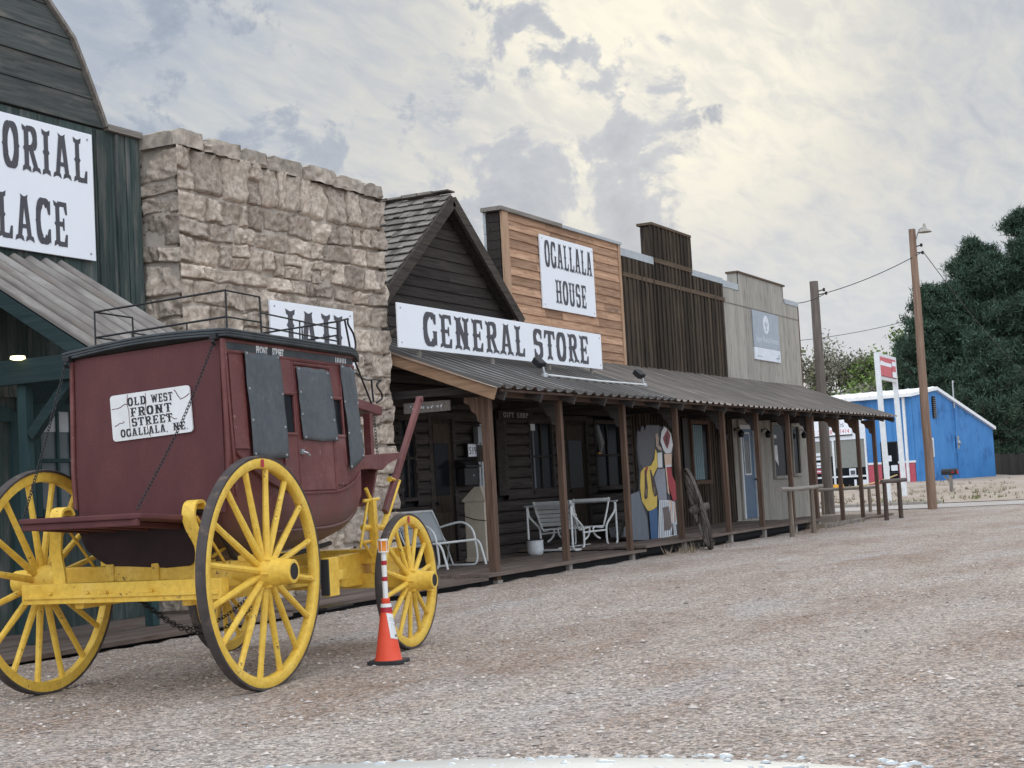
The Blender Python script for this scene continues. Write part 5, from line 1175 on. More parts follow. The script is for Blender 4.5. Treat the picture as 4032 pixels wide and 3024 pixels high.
# white double glider with slatted seats
gl = thing('glider_seat', (24.15, 11.25, .17), 'white tubular garden glider with two facing slatted seats', 'garden seat')
for e, s in ((23.2, 1), (25.08, -1)):
    mb = MB(); mb.box(e-.04, e+.04, 10.82, 11.72, .915, .945); mb.build('arm_board', 'mesh_fabric', gl, bevel=.006)
    r = .019
    for y in (10.86, 11.68):
        mb = MB(); mb.tube(curve_pts([(e, y, .92), (e, y, .5), (e, y, .26), (e+.02*s, y, .20), (e+.10*s, y, .165), (e+.32*s, y, .165), (e+.42*s, y, .19), (e+.46*s, y, .27), (e+.46*s, y, .45), (e+.40*s, y, .56), (e+.08*s, y, .74), (e+.03*s, y, .84), (e+.03*s, y, .91)], 3), r, 8); mb.build('side_frame', 'white_paint', gl)
    mb = MB()
    mb.tube([(e+.3*s, 10.86, .165), (e+.3*s, 11.68, .165)], r, 8); mb.build('cross_tube', 'white_paint', gl)
    mb = MB()
    for y in (10.93, 11.61): mb.tube(curve_pts([(e+.12*s, y, 1.0), (e+.18*s, y, .86), (e+.40*s, y, .53), (e+.52*s, y, .49), (e+.82*s, y, .51), (e+.86*s, y, .45), (e+.78*s, y, .36), (e+.6*s, y, .30)], 4), r*.9, 8)
    mb.build('seat_frame', 'white_paint', gl)
    mb = MB()
    for k in range(6 if s > 0 else 1): a = k/5.5; c = Vector((e+(.145+.26*a)*s, 0, .965-.40*a)); d = Vector((.5*s, 0, -.8)).normalized(); q = Vector((d.z, 0, -d.x))*.01; mb.add([c+d*x+q*y2+Vector((0, yy, 0)) for yy in (10.9, 11.64) for x, y2 in ((-.03, -1), (.03, -1), (.03, 1), (-.03, 1))], [(0, 1, 2, 3), (7, 6, 5, 4), (0, 4, 5, 1), (1, 5, 6, 2), (2, 6, 7, 3), (3, 7, 4, 0)])
    for k in range(5): x = e+(.46+.085*k)*s; mb.box(x-.03, x+.03, 10.9, 11.64, .505, .522)
    mb.build('slats', 'white_paint', gl)
mb = MB(); mb.tube([(23.5, 11.27, .185), (24.8, 11.27, .185)], .019, 8); mb.tube([(23.66, 10.86, .44), (24.62, 10.86, .44)], .016, 8); mb.tube([(23.66, 11.68, .44), (24.62, 11.68, .44)], .016, 8); mb.build('base_rail', 'white_paint', gl)

# mesh backed garden bench
bn = thing('garden_bench', (19.5, 11.3, .13), 'white tubular garden bench with grey mesh back behind the front wheel', 'bench')
for x in (18.95, 20.1):
    mb = MB(); mb.tube(curve_pts([(x, 11.74, .98), (x, 11.66, .80), (x, 11.54, .52), (x, 11.40, .49), (x, 11.03, .52), (x, 10.94, .46), (x, 10.90, .34), (x, 10.85, .15)], 4), .017, 8)
    mb.build('side_frame', 'white_paint', bn); mb = MB()
    mb.tube(curve_pts([(x, 11.62, .72), (x, 11.45, .76), (x, 11.22, .785), (x, 11.06, .68), (x, 11.01, .50), (x, 10.99, .26), (x, 11.03, .165), (x, 11.15, .15), (x, 11.5, .15)], 4), .017, 8)
    mb.tube([(x, 11.47, .49), (x, 11.52, .15)], .013, 6); mb.tube([(x-.02, 11.52, .49), (x-.02, 11.40, .15)], .013, 6); mb.build('arm_frame', 'white_paint', bn)
mb = MB(); mb.tube([(18.95, 11.74, .98), (20.1, 11.74, .98)], .017, 8); mb.tube([(18.95, 11.03, .52), (20.1, 11.03, .52)], .017, 8); mb.tube([(18.95, 11.5, .15), (20.1, 11.5, .15)], .015, 8); mb.build('cross_rail', 'white_paint', bn)
mb = MB(); mb.grid(12, 14, lambda u, v: (18.97+1.11*u, 11.74-.20*v-.02*math.sin(math.pi*v), .97-.45*v)); b_ = mb.build('backrest', 'mesh_fabric', bn, fix=False); b_.modifiers.new('thick', 'SOLIDIFY').thickness = .006
mb = MB(); mb.grid(12, 10, lambda u, v: (18.97+1.11*u, 11.54-.5*v, .515-.03*math.sin(math.pi*v))); b_ = mb.build('seat', 'mesh_fabric', bn, fix=False); b_.modifiers.new('thick', 'SOLIDIFY').thickness = .006

# litter bin
bi = thing('litter_bin', (21.1, 11.45, .13), 'beige metal litter bin with pyramid lid behind the corner post', 'litter bin')
mb = MB(); mb.box(20.94, 21.30, 11.28, 11.64, .14, 1.08); mb.box(20.925, 21.315, 11.265, 11.655, .14, .20); mb.build('bin_body', 'beige_metal', bi, bevel=.012)
mb = MB(); a = [(20.92, 11.26, 1.08), (21.32, 11.26, 1.08), (21.32, 11.66, 1.08), (20.92, 11.66, 1.08)]; b = [(20.92, 11.26, 1.11), (21.32, 11.26, 1.11), (21.32, 11.66, 1.11), (20.92, 11.66, 1.11)]; c = [(21.07, 11.41, 1.31), (21.17, 11.41, 1.31), (21.17, 11.51, 1.31), (21.07, 11.51, 1.31)]
mb.add(a+b+c, [(3, 2, 1, 0), (8, 9, 10, 11)]+[(o+i, o+(i+1) % 4, o+4+(i+1) % 4, o+4+i) for o in (0, 4) for i in range(4)]); mb.build('lid', 'beige_metal', bi)
mb = MB(); mb.tube([(20.932, 11.64, .86), (20.932, 11.46, .80), (20.932, 11.29, .78), (20.95, 11.272, .78), (21.1, 11.272, .77), (21.29, 11.272, .80)], .006, 5); mb.build('cord', 'iron', bi)

bu = thing('enamel_pot', (22.67, 11.30, .13), 'chipped white enamel pot on the deck boards', 'pot')
mb = MB(); mb.lathe([(.0, .004), (.10, .004), (.128, .03), (.138, .10), (.136, .2), (.142, .245), (.15, .25), (.147, .256), (.135, .24), (.13, .10), (.11, .03), (0, .02)], (22.67, 11.30, .13), 'z', 28); mb.build('bowl', 'enamel', bu); mb = MB(); mb.lathe([(.1425, .247), (.152, .249), (.152, .257), (.1415, .257)], (22.67, 11.30, .13), 'z', 28); mb.build('rim', 'iron', bu)
mb = MB(); mb.add([(27.15, 11.62, .195), (27.55, 11.62, .195), (27.55, 11.9, .195), (27.15, 11.9, .195), (27.12, 11.60, .37), (27.58, 11.60, .37), (27.58, 11.92, .37), (27.12, 11.92, .37)], [(0, 3, 2, 1), (4, 5, 6, 7), (0, 1, 5, 4), (1, 2, 6, 5), (2, 3, 7, 6), (3, 0, 4, 7)])
wb = mb.build('storage_tub', 'sign_soft_white', org=(27.35, 11.76, .19), bevel=.02); tag(wb, 'small pale plastic tub on the deck beside the cutout board', 'tub')
mb = MB(); mb.box(27.115, 27.585, 11.595, 11.925, .372, .39); ORG[0] = Vector((27.35, 11.76, .19)); mb.build('lid', 'white_paint', wb, bevel=.005)

# wall fittings by the store door
ns = thing('number_sign', (21.88, 12.0, 1.82), 'white plate with the number 519 beside the store door', 'number sign')
mb = MB(); mb.box(21.74, 22.03, 11.955, 11.975, 1.805, 2.01); mb.build('plate', 'sign_white', ns, bevel=.015)
mb = MB()
for a, b in ((21.725, 21.745), (22.025, 22.045)): mb.box(a, b, 11.957, 11.98, 1.79, 2.025)
mb.box(21.745, 22.025, 11.957, 11.98, 2.011, 2.025); mb.box(21.745, 22.025, 11.957, 11.98, 1.79, 1.804); mb.build('border', 'black', ns)
mb = MB(); plain_text('519', .17, mb, lambda u, w, l: (u, 11.9535, w), 21.765, 1.845, .24); mb.build('digits', 'black', ns, fix=False)
lbx = thing('letter_box', (21.6, 12.0, 1.34), 'black letter box with sloping lid under the number plate', 'letter box')
mb = MB(); mb.box(21.42, 21.86, 11.86, 12.0, 1.34, 1.62); mb.build('box', 'black', lbx, bevel=.01); mb = MB(); mb.prism([(21.39, 12.0, 1.76), (21.39, 11.82, 1.66), (21.39, 11.82, 1.63), (21.39, 12.0, 1.635)], (.50, 0, 0)); mb.build('lid', 'iron', lbx); mb = MB(); mb.lathe([(.025, 0), (.022, -.008)], (21.7, 11.858, 1.5), 'y', 4); mb.build('badge', 'galvanised', lbx)
em = thing('meter_box', (22.1, 12.0, 1.3), 'grey electric box and conduit on the log wall behind the corner post', 'meter box')
mb = MB(); mb.box(22.02, 22.20, 11.90, 12.0, 2.02, 2.30); mb.build('box', 'galvanised', em, bevel=.01); mb = MB(); mb.tube([(22.08, 11.95, 2.02), (22.08, 11.95, 1.1)], .025, 8); mb.tube([(22.18, 11.95, 2.34), (22.18, 11.95, 1.1)], .03, 8); mb.build('conduit', 'galvanised', em); mb = MB(); mb.box(22.02, 22.22, 11.905, 11.925, 1.72, 1.99); mb.build('red_panel', 'barge_brown', em)
hs = thing('hanging_sign', (18.42, 10.75, 2.36), 'small grey plank sign with worn white letters under the porch beam', 'sign')
mb = MB(); mb.box(18.40, 18.44, 10.38, 11.12, 2.375, 2.525); mb.build('board', 'grey_wood_x', hs, bevel=.004)
mb = MB(); rr_ = random.Random(8)
for k in range(8):  # worn-off painted letters
    y0 = 11.02-.068*k
    for _ in range(3): a, b = rr_.uniform(0, .045), rr_.uniform(2.425, 2.465); mb.poly([(18.398, y0-a, b), (18.398, y0-a-rr_.uniform(.012, .03), b), (18.398, y0-a-rr_.uniform(.012, .03), b+rr_.uniform(.01, .028)), (18.398, y0-a+.003, b+rr_.uniform(.01, .03))])
mb.build('worn_lettering', 'sign_white', hs, fix=False)
mb = MB()
for y in (10.5, 11.0): mb.tube([(18.42, y, 2.525), (18.42, y, 2.58)], .006, 6)
mb.build('hooks', 'iron', hs)
# floodlights clipped on the roof, joined by a conduit
for x, y, z, lb_ in ((21.33, 10.30, 3.0, 'floodlight below the letters of the store sign'), (25.28, 10.25, 2.98, 'floodlight on the rusty roof beyond the store sign')):
    f = thing('floodlight', (x, y, z), 'black '+lb_, 'floodlight', 'floodlights on the porch roof')
    mb = MB(); mb.bar((x-.02, y+.02, z+.13), (x+.02, y+.15, z+.24), .16, .10); mb.build('lamp_head', 'iron', f, bevel=.012); mb = MB(); mb.tube([(x, y, z-.03), (x, y+.02, z+.11)], .018, 8); mb.lathe([(.06, -.02), (.06, .02), (.03, .05)], (x, y, z-.03), 'z', 12); mb.build('bracket', 'galvanised', f)
mb = MB(); mb.tube([(21.35, 10.27, 2.985), (23.2, 10.18, 2.95), (25.25, 10.22, 2.965)], .016, 8); tag(mb.build('conduit_pipe', 'white_paint', org=(23.3, 10.2, 2.95)), 'thin white conduit running along the porch roof between the floodlights', 'pipe')

# hitching rails
def rail(x0, y0, x1, y1, z, pa, pb, label, wm='hitch_wood', r=.045, sag=0):
    t = thing('hitching_rail', ((x0+x1)/2, (y0+y1)/2, ground_z((x0+x1)/2, (y0+y1)/2)), label, 'hitching rail', 'hitching rails by the boardwalk')
    mb = MB(); P = [Vector((x0+(x1-x0)*k/6, y0+(y1-y0)*k/6, z-sag*math.sin(k/6*math.pi)+(.0 if k else .0))) for k in range(7)]; mb.tube(P, r, 8); mb.build('rail', wm+'_x', t)
    for x, y in (pa, pb): mb = MB(); mb.tube([(x, y, ground_z(x, y)-.06), (x+.01, y, .5), (x, y, z-.02)], [r*1.15, r*1.1, r], 8); mb.build('post', wm, t)
    return t
rail(28.95, 9.02, 31.75, 8.98, .945, (29.55, 9.02), (30.95, 8.98), 'grey hitching rail nearest the blue door', sag=.02)
rail(36.25, 8.80, 38.65, 8.78, .93, (36.5, 8.80), (37.9, 8.78), 'dark hitching rail past the last porch post', 'brown_rail', .05)
rail(43.2, 12.5, 43.85, 10.75, .72, (43.3, 12.25), (43.75, 11.0), 'low grey hitching rail beyond the end of the porch')

# ------------------------------------------------------------------ poles and wires
def pole(x, y, h, r0_, r1_, m, label):
    t = thing('utility_pole', (x, y, ground_z(x, y)), label, 'utility pole', 'utility poles at the end of the row')
    mb = MB(); P = [Vector((x+.02*nz((k, x, 1)), y+.02*nz((k, x, 5)), ground_z(x, y)-.2+(h+.2)*k/9)) for k in range(10)]; mb.tube(P, [r0_+(r1_-r0_)*k/9 for k in range(10)], 14); mb.build('pole', m, t)
    return t
p1 = pole(43.74, 12.19, 6.83, .165, .125, 'pole_wood_grey', 'shorter grey utility pole behind the end of the porch')
p2 = pole(44.49, 9.40, 8.12, .14, .10, 'pole_wood', 'tall reddish brown utility pole carrying a lamp')
def insul(p, pts):
    mb = MB()
    for a, b in pts: mb.tube([a, b], .018, 6); mb.lathe([(.02, -.05), (.04, -.03), (.03, 0), (.045, .02), (.02, .05)], b, 'z', 10)
    mb.build('insulators', 'iron', p)
ORG[0] = Vector((43.74, 12.19, ground_z(43.74, 12.19))); insul(p1, [((43.74, 12.1, 6.52), (43.72, 11.90, 6.55)), ((43.74, 12.1, 6.42), (43.72, 11.84, 6.44))])
ORG[0] = Vector((44.49, 9.40, ground_z(44.49, 9.4))); insul(p2, [((44.49, 9.32, 7.60), (44.47, 9.16, 7.62)), ((44.49, 9.32, 7.42), (44.47, 9.14, 7.40))])
mb = MB(); mb.tube(curve_pts([(44.49, 9.32, 7.75), (44.48, 9.25, 7.95), (44.46, 9.18, 8.08), (44.44, 9.08, 8.12)], 5), .018, 8); mb.build('lamp_arm', 'galvanised', p2)
mb = MB(); mb.lathe([(.03, .09), (.05, .08), (.07, .02), (.20, -.07), (.205, -.085), (.19, -.08), (.06, -.01), (0, -.01)], (44.43, 9.03, 8.06), 'z', 20); mb.lathe([(.0, .17), (.035, .165), (.04, .09), (.02, .08)], (44.43, 9.03, 8.06), 'z', 12); mb.build('lamp_shade', 'grey_boards', p2)
def wire(a, b, sag, label, r=.012):
    a, b = Vector(a), Vector(b); P = [a.lerp(b, k/24)-Vector((0, 0, sag*4*(k/24)*(1-k/24))) for k in range(25)]
    mb = MB(); mb.tube(P, r, 5); o = mb.build('power_line', 'iron', org=tuple(a)); tag(o, label, 'power line', 'overhead wires')
wire((43.72, 11.88, 6.44), (44.47, 9.14, 7.42), .10, 'sagging wire strung between the two utility poles')
wire((41.45, 12.14, 5.98), (43.72, 11.9, 6.42), .06, 'short wire from the grey building to the shorter pole')
wire((44.47, 9.12, 7.42), (116.5, 13.63, 5.1), 1.2, 'wire falling from the tall pole across the dark pines')
wire((107.1, 32.1, 10.76), (111.0, 22.5, 12.1), .28, 'thin distant wire crossing low sky left of the pines', .02)

# roadside sign
rs_ = thing('roadside_sign', (55.6, 13, ground_z(55.6, 13)), 'red and white roadside sign on two white posts', 'sign')
for x, y, h in ((54.03, 12.90, 5.36), (57.32, 13.08, 5.36)):
    mb = MB(); mb.bar((x, y, ground_z(x, y)-.1), (x+.02, y+.08, h), .17, .17, (1, 0, 0)); mb.build('post', 'white_trim', rs_, bevel=.01)
def SP(u, z, l=0): d = Vector((3.29, .12, 0)).normalized(); q = Vector((54.05, 12.95, 0))+d*u; return (q.x+l*d.y, q.y-l, z)
mb = MB(); mb.prism([SP(.1, 4.42), SP(3.22, 4.42), SP(3.22, 5.36), SP(.1, 5.36)], (0, .12, 0)); mb.build('cabinet', 'white_trim', rs_)
mb = MB(); mb.prism([SP(.18, 4.55, .02), SP(3.1, 4.55, .02), SP(3.1, 5.24, .02), SP(.18, 5.24, .02)], (0, .015, 0)); pn_ = mb.build('panel', 'sign_red', rs_)
mb = MB(); mb.poly([SP(.2, 4.93, .024), SP(2.3, 4.93, .024), SP(2.3, 5.06, .024), SP(1.2, 5.06, .024), SP(.4, 5.10, .024)]); mb.poly([SP(2.4, 4.57, .024), SP(3.08, 4.57, .024), SP(3.08, 4.78, .024), SP(2.4, 4.78, .024)]); mb.poly([SP(2.4, 5.0, .024), SP(3.08, 5.0, .024), SP(3.08, 5.16, .024), SP(2.4, 5.16, .024)]); mb.build('white_stripe', 'sign_white', pn_, fix=False)
mb = MB(); mb.poly([SP(2.3, 4.56, .026), SP(2.38, 4.56, .026), SP(2.38, 5.2, .026), SP(2.3, 5.2, .026)]); mb.prism([SP(.1, 4.54, .03), SP(3.2, 4.54, .03), SP(3.2, 4.56, .03), SP(.1, 4.56, .03)], (0, .04, 0)); mb.prism([SP(.12, 4.55, .03), SP(.2, 4.55, .03), SP(.2, 5.26, .03), SP(.12, 5.26, .03)], (0, .04, 0)); mb.build('red_edge', 'sign_dark_red', pn_, fix=False)
mb_ = thing('kerbside_mailbox', (59.1, 11.72, ground_z(59.1, 11.72)), 'dark mailbox on a post in front of the blue wall', 'mailbox')
g0 = ground_z(59.1, 11.72); mb = MB(); mb.box(59.05, 59.17, 11.66, 11.78, g0-.1, .86); mb.bar((59.11, 11.95, .82), (59.11, 11.72, .55), .06, .06); mb.build('post', 'grey_wood', mb_)
mb = MB(); n = 9; sec = [(11.5, .86), (11.98, .86)]; P = [(11.50+.48*0, .86)]
prof = [(-.10, .86), (.10, .86), (.10, .99), (.07, 1.06), (0, 1.09), (-.07, 1.06), (-.10, .99)]
mb.prism([(59.11+a, 11.46, b) for a, b in prof], (0, .58, 0)); bx_ = mb.build('box', 'iron', mb_); mb = MB(); mb.box(58.995, 59.0, 11.56, 11.66, .93, .98); mb.box(59.0, 59.22, 11.44, 11.455, .88, 1.04); mb.build('flag', 'cone_red_band', bx_)

# ------------------------------------------------------------------ blue shop
BA = math.atan2(-.17094, .98528)
bs = thing('blue_shop', (71.67, 15.76, 0), 'bright blue metal shop with a white roof and red wainscot', 'building', None, BA)
G0 = .36
def zroof(x): return 4.66+(5.02-4.66)*(x+.3)/3.25 if x < 2.95 else 5.02-(5.02-3.12)*(x-2.95)/7.55
def ribs_x(mb, x0, x1, zb, zt, holes=()):   # ribbed cladding on the gable face (local y = 0)
    x = x0
    while x < x1-.01:
        e = min(x+.3, x1); mb.add([(x, 0, zb), (x+.2, 0, zb), (x+.23, -.03, zb), (x+.27, -.03, zb), (e, 0, zb), (x, 0, zt(x)), (x+.2, 0, zt(x+.2)), (x+.23, -.03, zt(x+.23)), (x+.27, -.03, zt(x+.27)), (e, 0, zt(e))], [(k, k+1, 6+k, 5+k) for k in range(4)]); x = e
mb = MB(); ribs_x(mb, 0, 10.45, G0-.3, lambda x: zroof(x)-.12); mb.build('gable_wall', 'blue_paint', bs, fix=False)
mb = MB()
for a, b, c, d in ((.0, .85, 1.5, 4.55), (.85, 1.64, 2.45, 4.55), (1.64, 2.36, 1.5, 4.55), (2.36, 9, 3.7, 4.55)): mb.box(0.0, .06, a, b, c, d); [mb.box(-.02, 0, y, y+.04, c, d) for y in [a+.15+.3*k for k in range(int((b-a)/.3))]]
mb.build('front_wall', 'blue_paint', bs)
mb = MB(); mb.box(.07, 10.4, .05, 11, .0, 3.1); mb.box(.07, 5, .05, 11, 3.1, 4.3); mb.build('body', 'dark_gap', bs)
for ya, yb in ((.02, .82), (1.66, 2.34)): box_part('wainscot', 'wainscot_red', bs, -.02, .05, ya, yb, G0-.3, 1.43)
mb = MB(); mb.box(-.05, .04, -.02, .83, 1.432, 1.53); mb.box(-.05, .04, 1.65, 2.34, 1.432, 1.53); mb.build('wainscot_cap', 'white_trim', bs)
d_ = framed('door', bs, .0, .0, 0, 0, 0, 'white_trim', 'dark_glass') if False else None
mb = MB(); mb.box(-.01, .05, .86, 1.63, .42, 2.42); dd = mb.build('door', 'dark_glass', bs)
mb = MB(); mb.box(-.03, .05, .81, .86, .4, 2.47); mb.box(-.03, .05, 1.63, 1.66, .4, 2.47); mb.box(-.03, .05, .86, 1.63, 2.42, 2.47); mb.box(-.03, -.012, .86, 1.63, .98, 1.04); mb.build('door_frame', 'iron', dd)
mb = MB(); mb.box(-.016, -.012, 1.15, 1.40, 1.55, 1.82); mb.box(-.016, -.012, .88, 1.2, 1.10, 1.36); mb.box(-.016, -.012, 1.28, 1.45, 1.12, 1.34); mb.build('notices', 'sign_soft_white', dd)
mb = MB(); mb.box(-.06, .05, 2.36, 8, 2.70, 3.68); mb.build('fascia_panel', 'sign_soft_white', bs)
gw = MB(); gw.box(-.0, .04, 2.44, 8, .40, 2.70); gw = gw.build('shop_window', 'dark_glass', bs)
mb = MB()
for y in (2.36, 4.02, 5.7, 7.3): mb.box(-.06, .03, y, y+.09, .34, 2.70)
mb.box(-.05, .03, 2.45, 8, .90, .98); mb.box(-.05, .03, 2.45, 8, .30, .40); mb.build('mullions', 'white_trim', gw)
mb = MB(); mb.box(-.012, -.004, 2.46, 4.0, 1.36, 2.69); mb.box(-.012, -.004, 4.13, 5.68, 1.95, 2.69); mb.build('blind', 'blind', gw)
for ya, yb, z0, z1 in ((4.3, 5.2, 2.0, 2.14), (4.3, 5.2, 1.8, 1.93), (4.3, 5.2, 1.55, 1.68), (4.3, 5.2, 1.42, 1.52), (2.98, 3.32, .99, 1.32), (2.46, 2.75, .42, .75), (2.98, 3.1, .42, .78)): box_part('poster', 'sign_soft_white', gw, -.02, -.014, ya, yb, z0, z1)
mb = MB(); mb.box(-.026, -.021, 3.02, 3.26, 1.02, 1.22); mb.build('poster_photo', 'cut_hair', gw)
mb = MB(); mb.box(-.02, -.014, 4.3, 5.2, 1.14, 1.36); rd_ = mb.build('red_poster', 'wainscot_red', gw); mb = MB(); mb.box(-.025, -.021, 4.45, 5.05, 1.22, 1.28); mb.build('print', 'sign_soft_white', rd_)
mb = MB(); mb.box(-.10, -.0, .30, .42, .55, 4.5); mb.build('downspout', 'white_trim', bs)
mb = MB()
for a, b in ((-.32, 2.95), (2.95, 10.62)):
    za, zb = zroof(a), zroof(b); mb.add([(a, -.16, za), (b, -.16, zb), (b, 12, zb), (a, 12, za), (a, -.16, za-.16), (b, -.16, zb-.16), (b, 12, zb-.16), (a, 12, za-.16)], [(0, 1, 2, 3), (7, 6, 5, 4), (0, 4, 5, 1), (1, 5, 6, 2), (2, 6, 7, 3), (3, 7, 4, 0)])
y = 0
while y < 11.8: mb.add([(-.32, y, zroof(-.32)), (2.95, y, 5.02), (2.95, y+.05, 5.05), (-.32, y+.05, zroof(-.32)+.03), (-.32, y+.1, zroof(-.32)), (2.95, y+.1, 5.02)], [(0, 1, 2, 3), (3, 2, 5, 4)]); y += .62
mb.build('roof', 'roof_white', bs)
mb = MB(); mb.box(2.48, 2.82, -.07, -.03, 3.5, 4.55); v1_ = mb.build('vent', 'dark_gap', bs); mb = MB(); [mb.box(2.49, 2.81, -.10, -.071, 3.53+.1*k, 3.57+.1*k) for k in range(10)]; mb.build('louvres', 'grey_wood_x', v1_)
mb = MB(); mb.box(1.96, 2.26, -.06, -.03, 2.45, 2.56); mb.box(2.16, 2.26, -.06, -.03, 1.65, 2.45); mb.build('white_bracket', 'white_trim', bs)
mb = MB(); mb.tube(curve_pts([(5.12, -.1, .4), (5.12, -.1, 2.0), (5.12, -.1, 4.0)], 4), .035, 8); mb.build('conduit', 'blue_paint', bs); mb = MB(); mb.tube(curve_pts([(5.12, -.1, 4.0), (5.14, -.1, 5.2), (5.2, -.1, 5.34), (5.3, -.1, 5.28)], 4), .035, 8); mst = mb.build('service_mast', 'galvanised', bs); mb = MB(); mb.lathe([(.12, 0), (.12, -.1), (.09, -.16), (0, -.17)], (5.34, -.03, 2.3), 'y', 14); mb.box(5.2, 5.48, -.1, -.03, 2.0, 2.62); mb.build('electric_meter', 'galvanised', bs)
fs_ = sg2 = thing('shop_sign', (71.67, 15.76, 0), 'white shop sign with red telephone digits on the blue shop', 'sign', None, BA)
mb = MB(); mb.box(-.14, -.07, 3.03, 6.4, 2.95, 3.95); mb.build('board', 'sign_white', sg2); mb = MB(); mb.box(-.13, -.075, 3.01, 6.4, 2.90, 2.949); mb.build('board_edge', 'iron', sg2)
LQ = lambda u, w, l: (-.142, -u, w)
mb = MB()
for tx, u, wd in (('E 3', -5.06, .40), ('-28', -4.37, .34), ('-1414', -3.72, .58)): plain_text(tx, .27, mb, LQ, u, 3.02, wd)
mb.build('red_lettering', 'lettering_red', sg2, fix=False); mb = MB()
for tx, u, z, wd in (('H', -4.15, 3.30, .13), ('DS', -3.68, 3.32, .27), ('E', -3.72, 3.52, .12)): mb = MB(); plain_text(tx, .24, mb, LQ, u, z, wd); mb.build('grey_lettering', 'iron', sg2, fix=False)
CB, SB = math.cos(BA), math.sin(BA)
def BW(x, y): return (71.67+x*CB-y*SB, 15.76+x*SB+y*CB)
for k, y in enumerate((3.45, 4.55)):
    x_, y_ = BW(-1.6, y); q = thing('parking_stop', (x_, y_, ground_z(x_, y_)), ('yellow parking stop nearer the shop door', 'yellow parking stop farther from the shop door')[k], 'parking stop', 'yellow parking stops', BA)
    mb = MB(); mb.prism([(-.1, -.5, .0), (.1, -.5, .0), (.06, -.5, .17), (-.06, -.5, .17)], (0, 1.0, 0)); mb.build('block', 'bumper_yellow', q)
hp = [BW(-.1, .9), BW(-3, 1.3), BW(-8, 1.8), BW(-13.5, 2.6)]; mb = MB(); mb.tube(curve_pts([(a, b, max(ground_z(a, b)+.05, z)) for (a, b), z in zip(hp, (.9, .5, .0, .0))], 6), .035, 6); tag(mb.build('hose', 'hose', org=(hp[0][0], hp[0][1], .4)), 'tan hose trailing from the shop across the verge', 'hose')
fe = thing('board_fence', (86, 13.9, ground_z(86, 13.9)), 'dark board fence to the right of the blue shop', 'fence')
rf_ = random.Random(9); a, b = Vector((88.3, 15.05, 0)), Vector((74, 8.4, 0)); L = (b-a).length; n = int(L/.17); d = (b-a).normalized(); mb = MB()
for k in range(n): p = a+d*(.17*k); q = a+d*(.17*k+.155); z0 = ground_z(p.x, p.y)-.1; mb.bar((p+q)/2+Vector((0, 0, z0)), (p+q)/2+Vector((0, 0, ground_z(p.x, p.y)+1.12+rf_.uniform(-.04, .04))), .155, .03, (d.y, -d.x, 0)) if True else 0
mb.build('boards', 'fence_wood', fe)
for k in range(0, n, 14): p = a+d*(.17*k)+Vector((.12*d.y, -.12*d.x, 0))*-1; mb = MB(); mb.box(p.x-.05, p.x+.05, p.y-.05, p.y+.05, ground_z(p.x, p.y)-.2, ground_z(p.x, p.y)+1.2); mb.build('post', 'fence_wood', fe)

# ------------------------------------------------------------------ trees
def tri_cloud(pts, size, n, rng, spread, upw=0., slim=.35):
    """leaf-sized triangles scattered round each point"""
    P = np.repeat(np.array(pts), n, 0); m = len(P); c = P+rng.normal(size=(m, 3))*spread
    d = rng.normal(size=(m, 3)); d[:, 2] += upw; d /= np.linalg.norm(d, axis=1)[:, None]
    e = np.cross(d, rng.normal(size=(m, 3))); e /= np.linalg.norm(e, axis=1)[:, None]; s = size*(.6+.8*rng.random((m, 1)))
    V = np.stack([c-e*s*slim, c+e*s*slim, c+d*s*1.5], 1).reshape(-1, 3)
    return V, np.arange(3*m).reshape(-1, 3)
def leaf_mesh(name, V, F, m, parent):
    me = bpy.data.meshes.new(name); me.from_pydata((V-np.array(ORG[0])).tolist(), [], F.tolist()); me.materials.append(MATS[m]); o = bpy.data.objects.new(name, me); COL.objects.link(o); o.parent = parent; return o
def conifer(x, y, h, rad, label, seed, z0=.1, tufts_=400, lean=0):
    """broad old pine: shelves of bristly boughs with the sky showing between them"""
    rng = np.random.default_rng(seed); g = ground_z(x, y); t = thing('pine_tree', (x, y, g), label, 'pine tree', 'dark pines behind the blue shop'); pts = []; rr_ = random.Random(seed)
    mb = MB(); mb.tube([(x, y, g-.2), (x+.1, y, g+h*.4), (x, y+.1, g+h*.92)], [.34, .24, .05], 8); mb.build('trunk', 'bark', t); limb = MB()
    nb = int(tufts_/7)
    for k in range(nb):   # each bough: a limb with bristly tufts along its outer part, tip turned up
        f = z0+(1-z0)*((k+rr_.random())/nb)**.9; a = rr_.random()*6.283
        L = rad*(min(1, (1-f)*1.7+.12)**.8)*rr_.uniform(.62, 1.2); zb = g+h*f*.97
        c, s_ = math.cos(a), math.sin(a); tip = (x+L*c, y+L*s_, zb+.22*L+.2)
        limb.tube([(x, y, zb-.1*L), (x+L*.55*c, y+L*.55*s_, zb), tip], [.07, .045, .02], 4, cap=False)
        for j in range(11):
            t_ = .25+.78*(j/10); w = .26*L*(1.15-t_)+.10; o = rr_.gauss(0, w)
            pts.append((x+L*t_*c-o*s_, y+L*t_*s_+o*c, zb+.22*L*t_*t_+.15+rr_.gauss(0, .12)))
    for j in range(26): pts.append((x+rr_.gauss(0, .16), y+rr_.gauss(0, .16), g+h*(.86+.14*j/25)))
    limb.build('boughs', 'bark', t, fix=False)
    V, F = tri_cloud(pts, .21, 54, rng, np.array([.24, .24, .15]), .8, .15); leaf_mesh('crown', V, F, 'needles', t)
conifer(102.8, 20.9, 12.4, 3.1, 'dark pine rising just behind the roof of the blue shop', 1, .08, 620)
conifer(106.1, 18.4, 15.6, 3.7, 'dark pine in the middle of the group behind the shop', 2, .06, 800)
conifer(107.4, 15.2, 17.4, 4.4, 'tallest dark pine at the right edge of the picture', 3, .06, 1000)
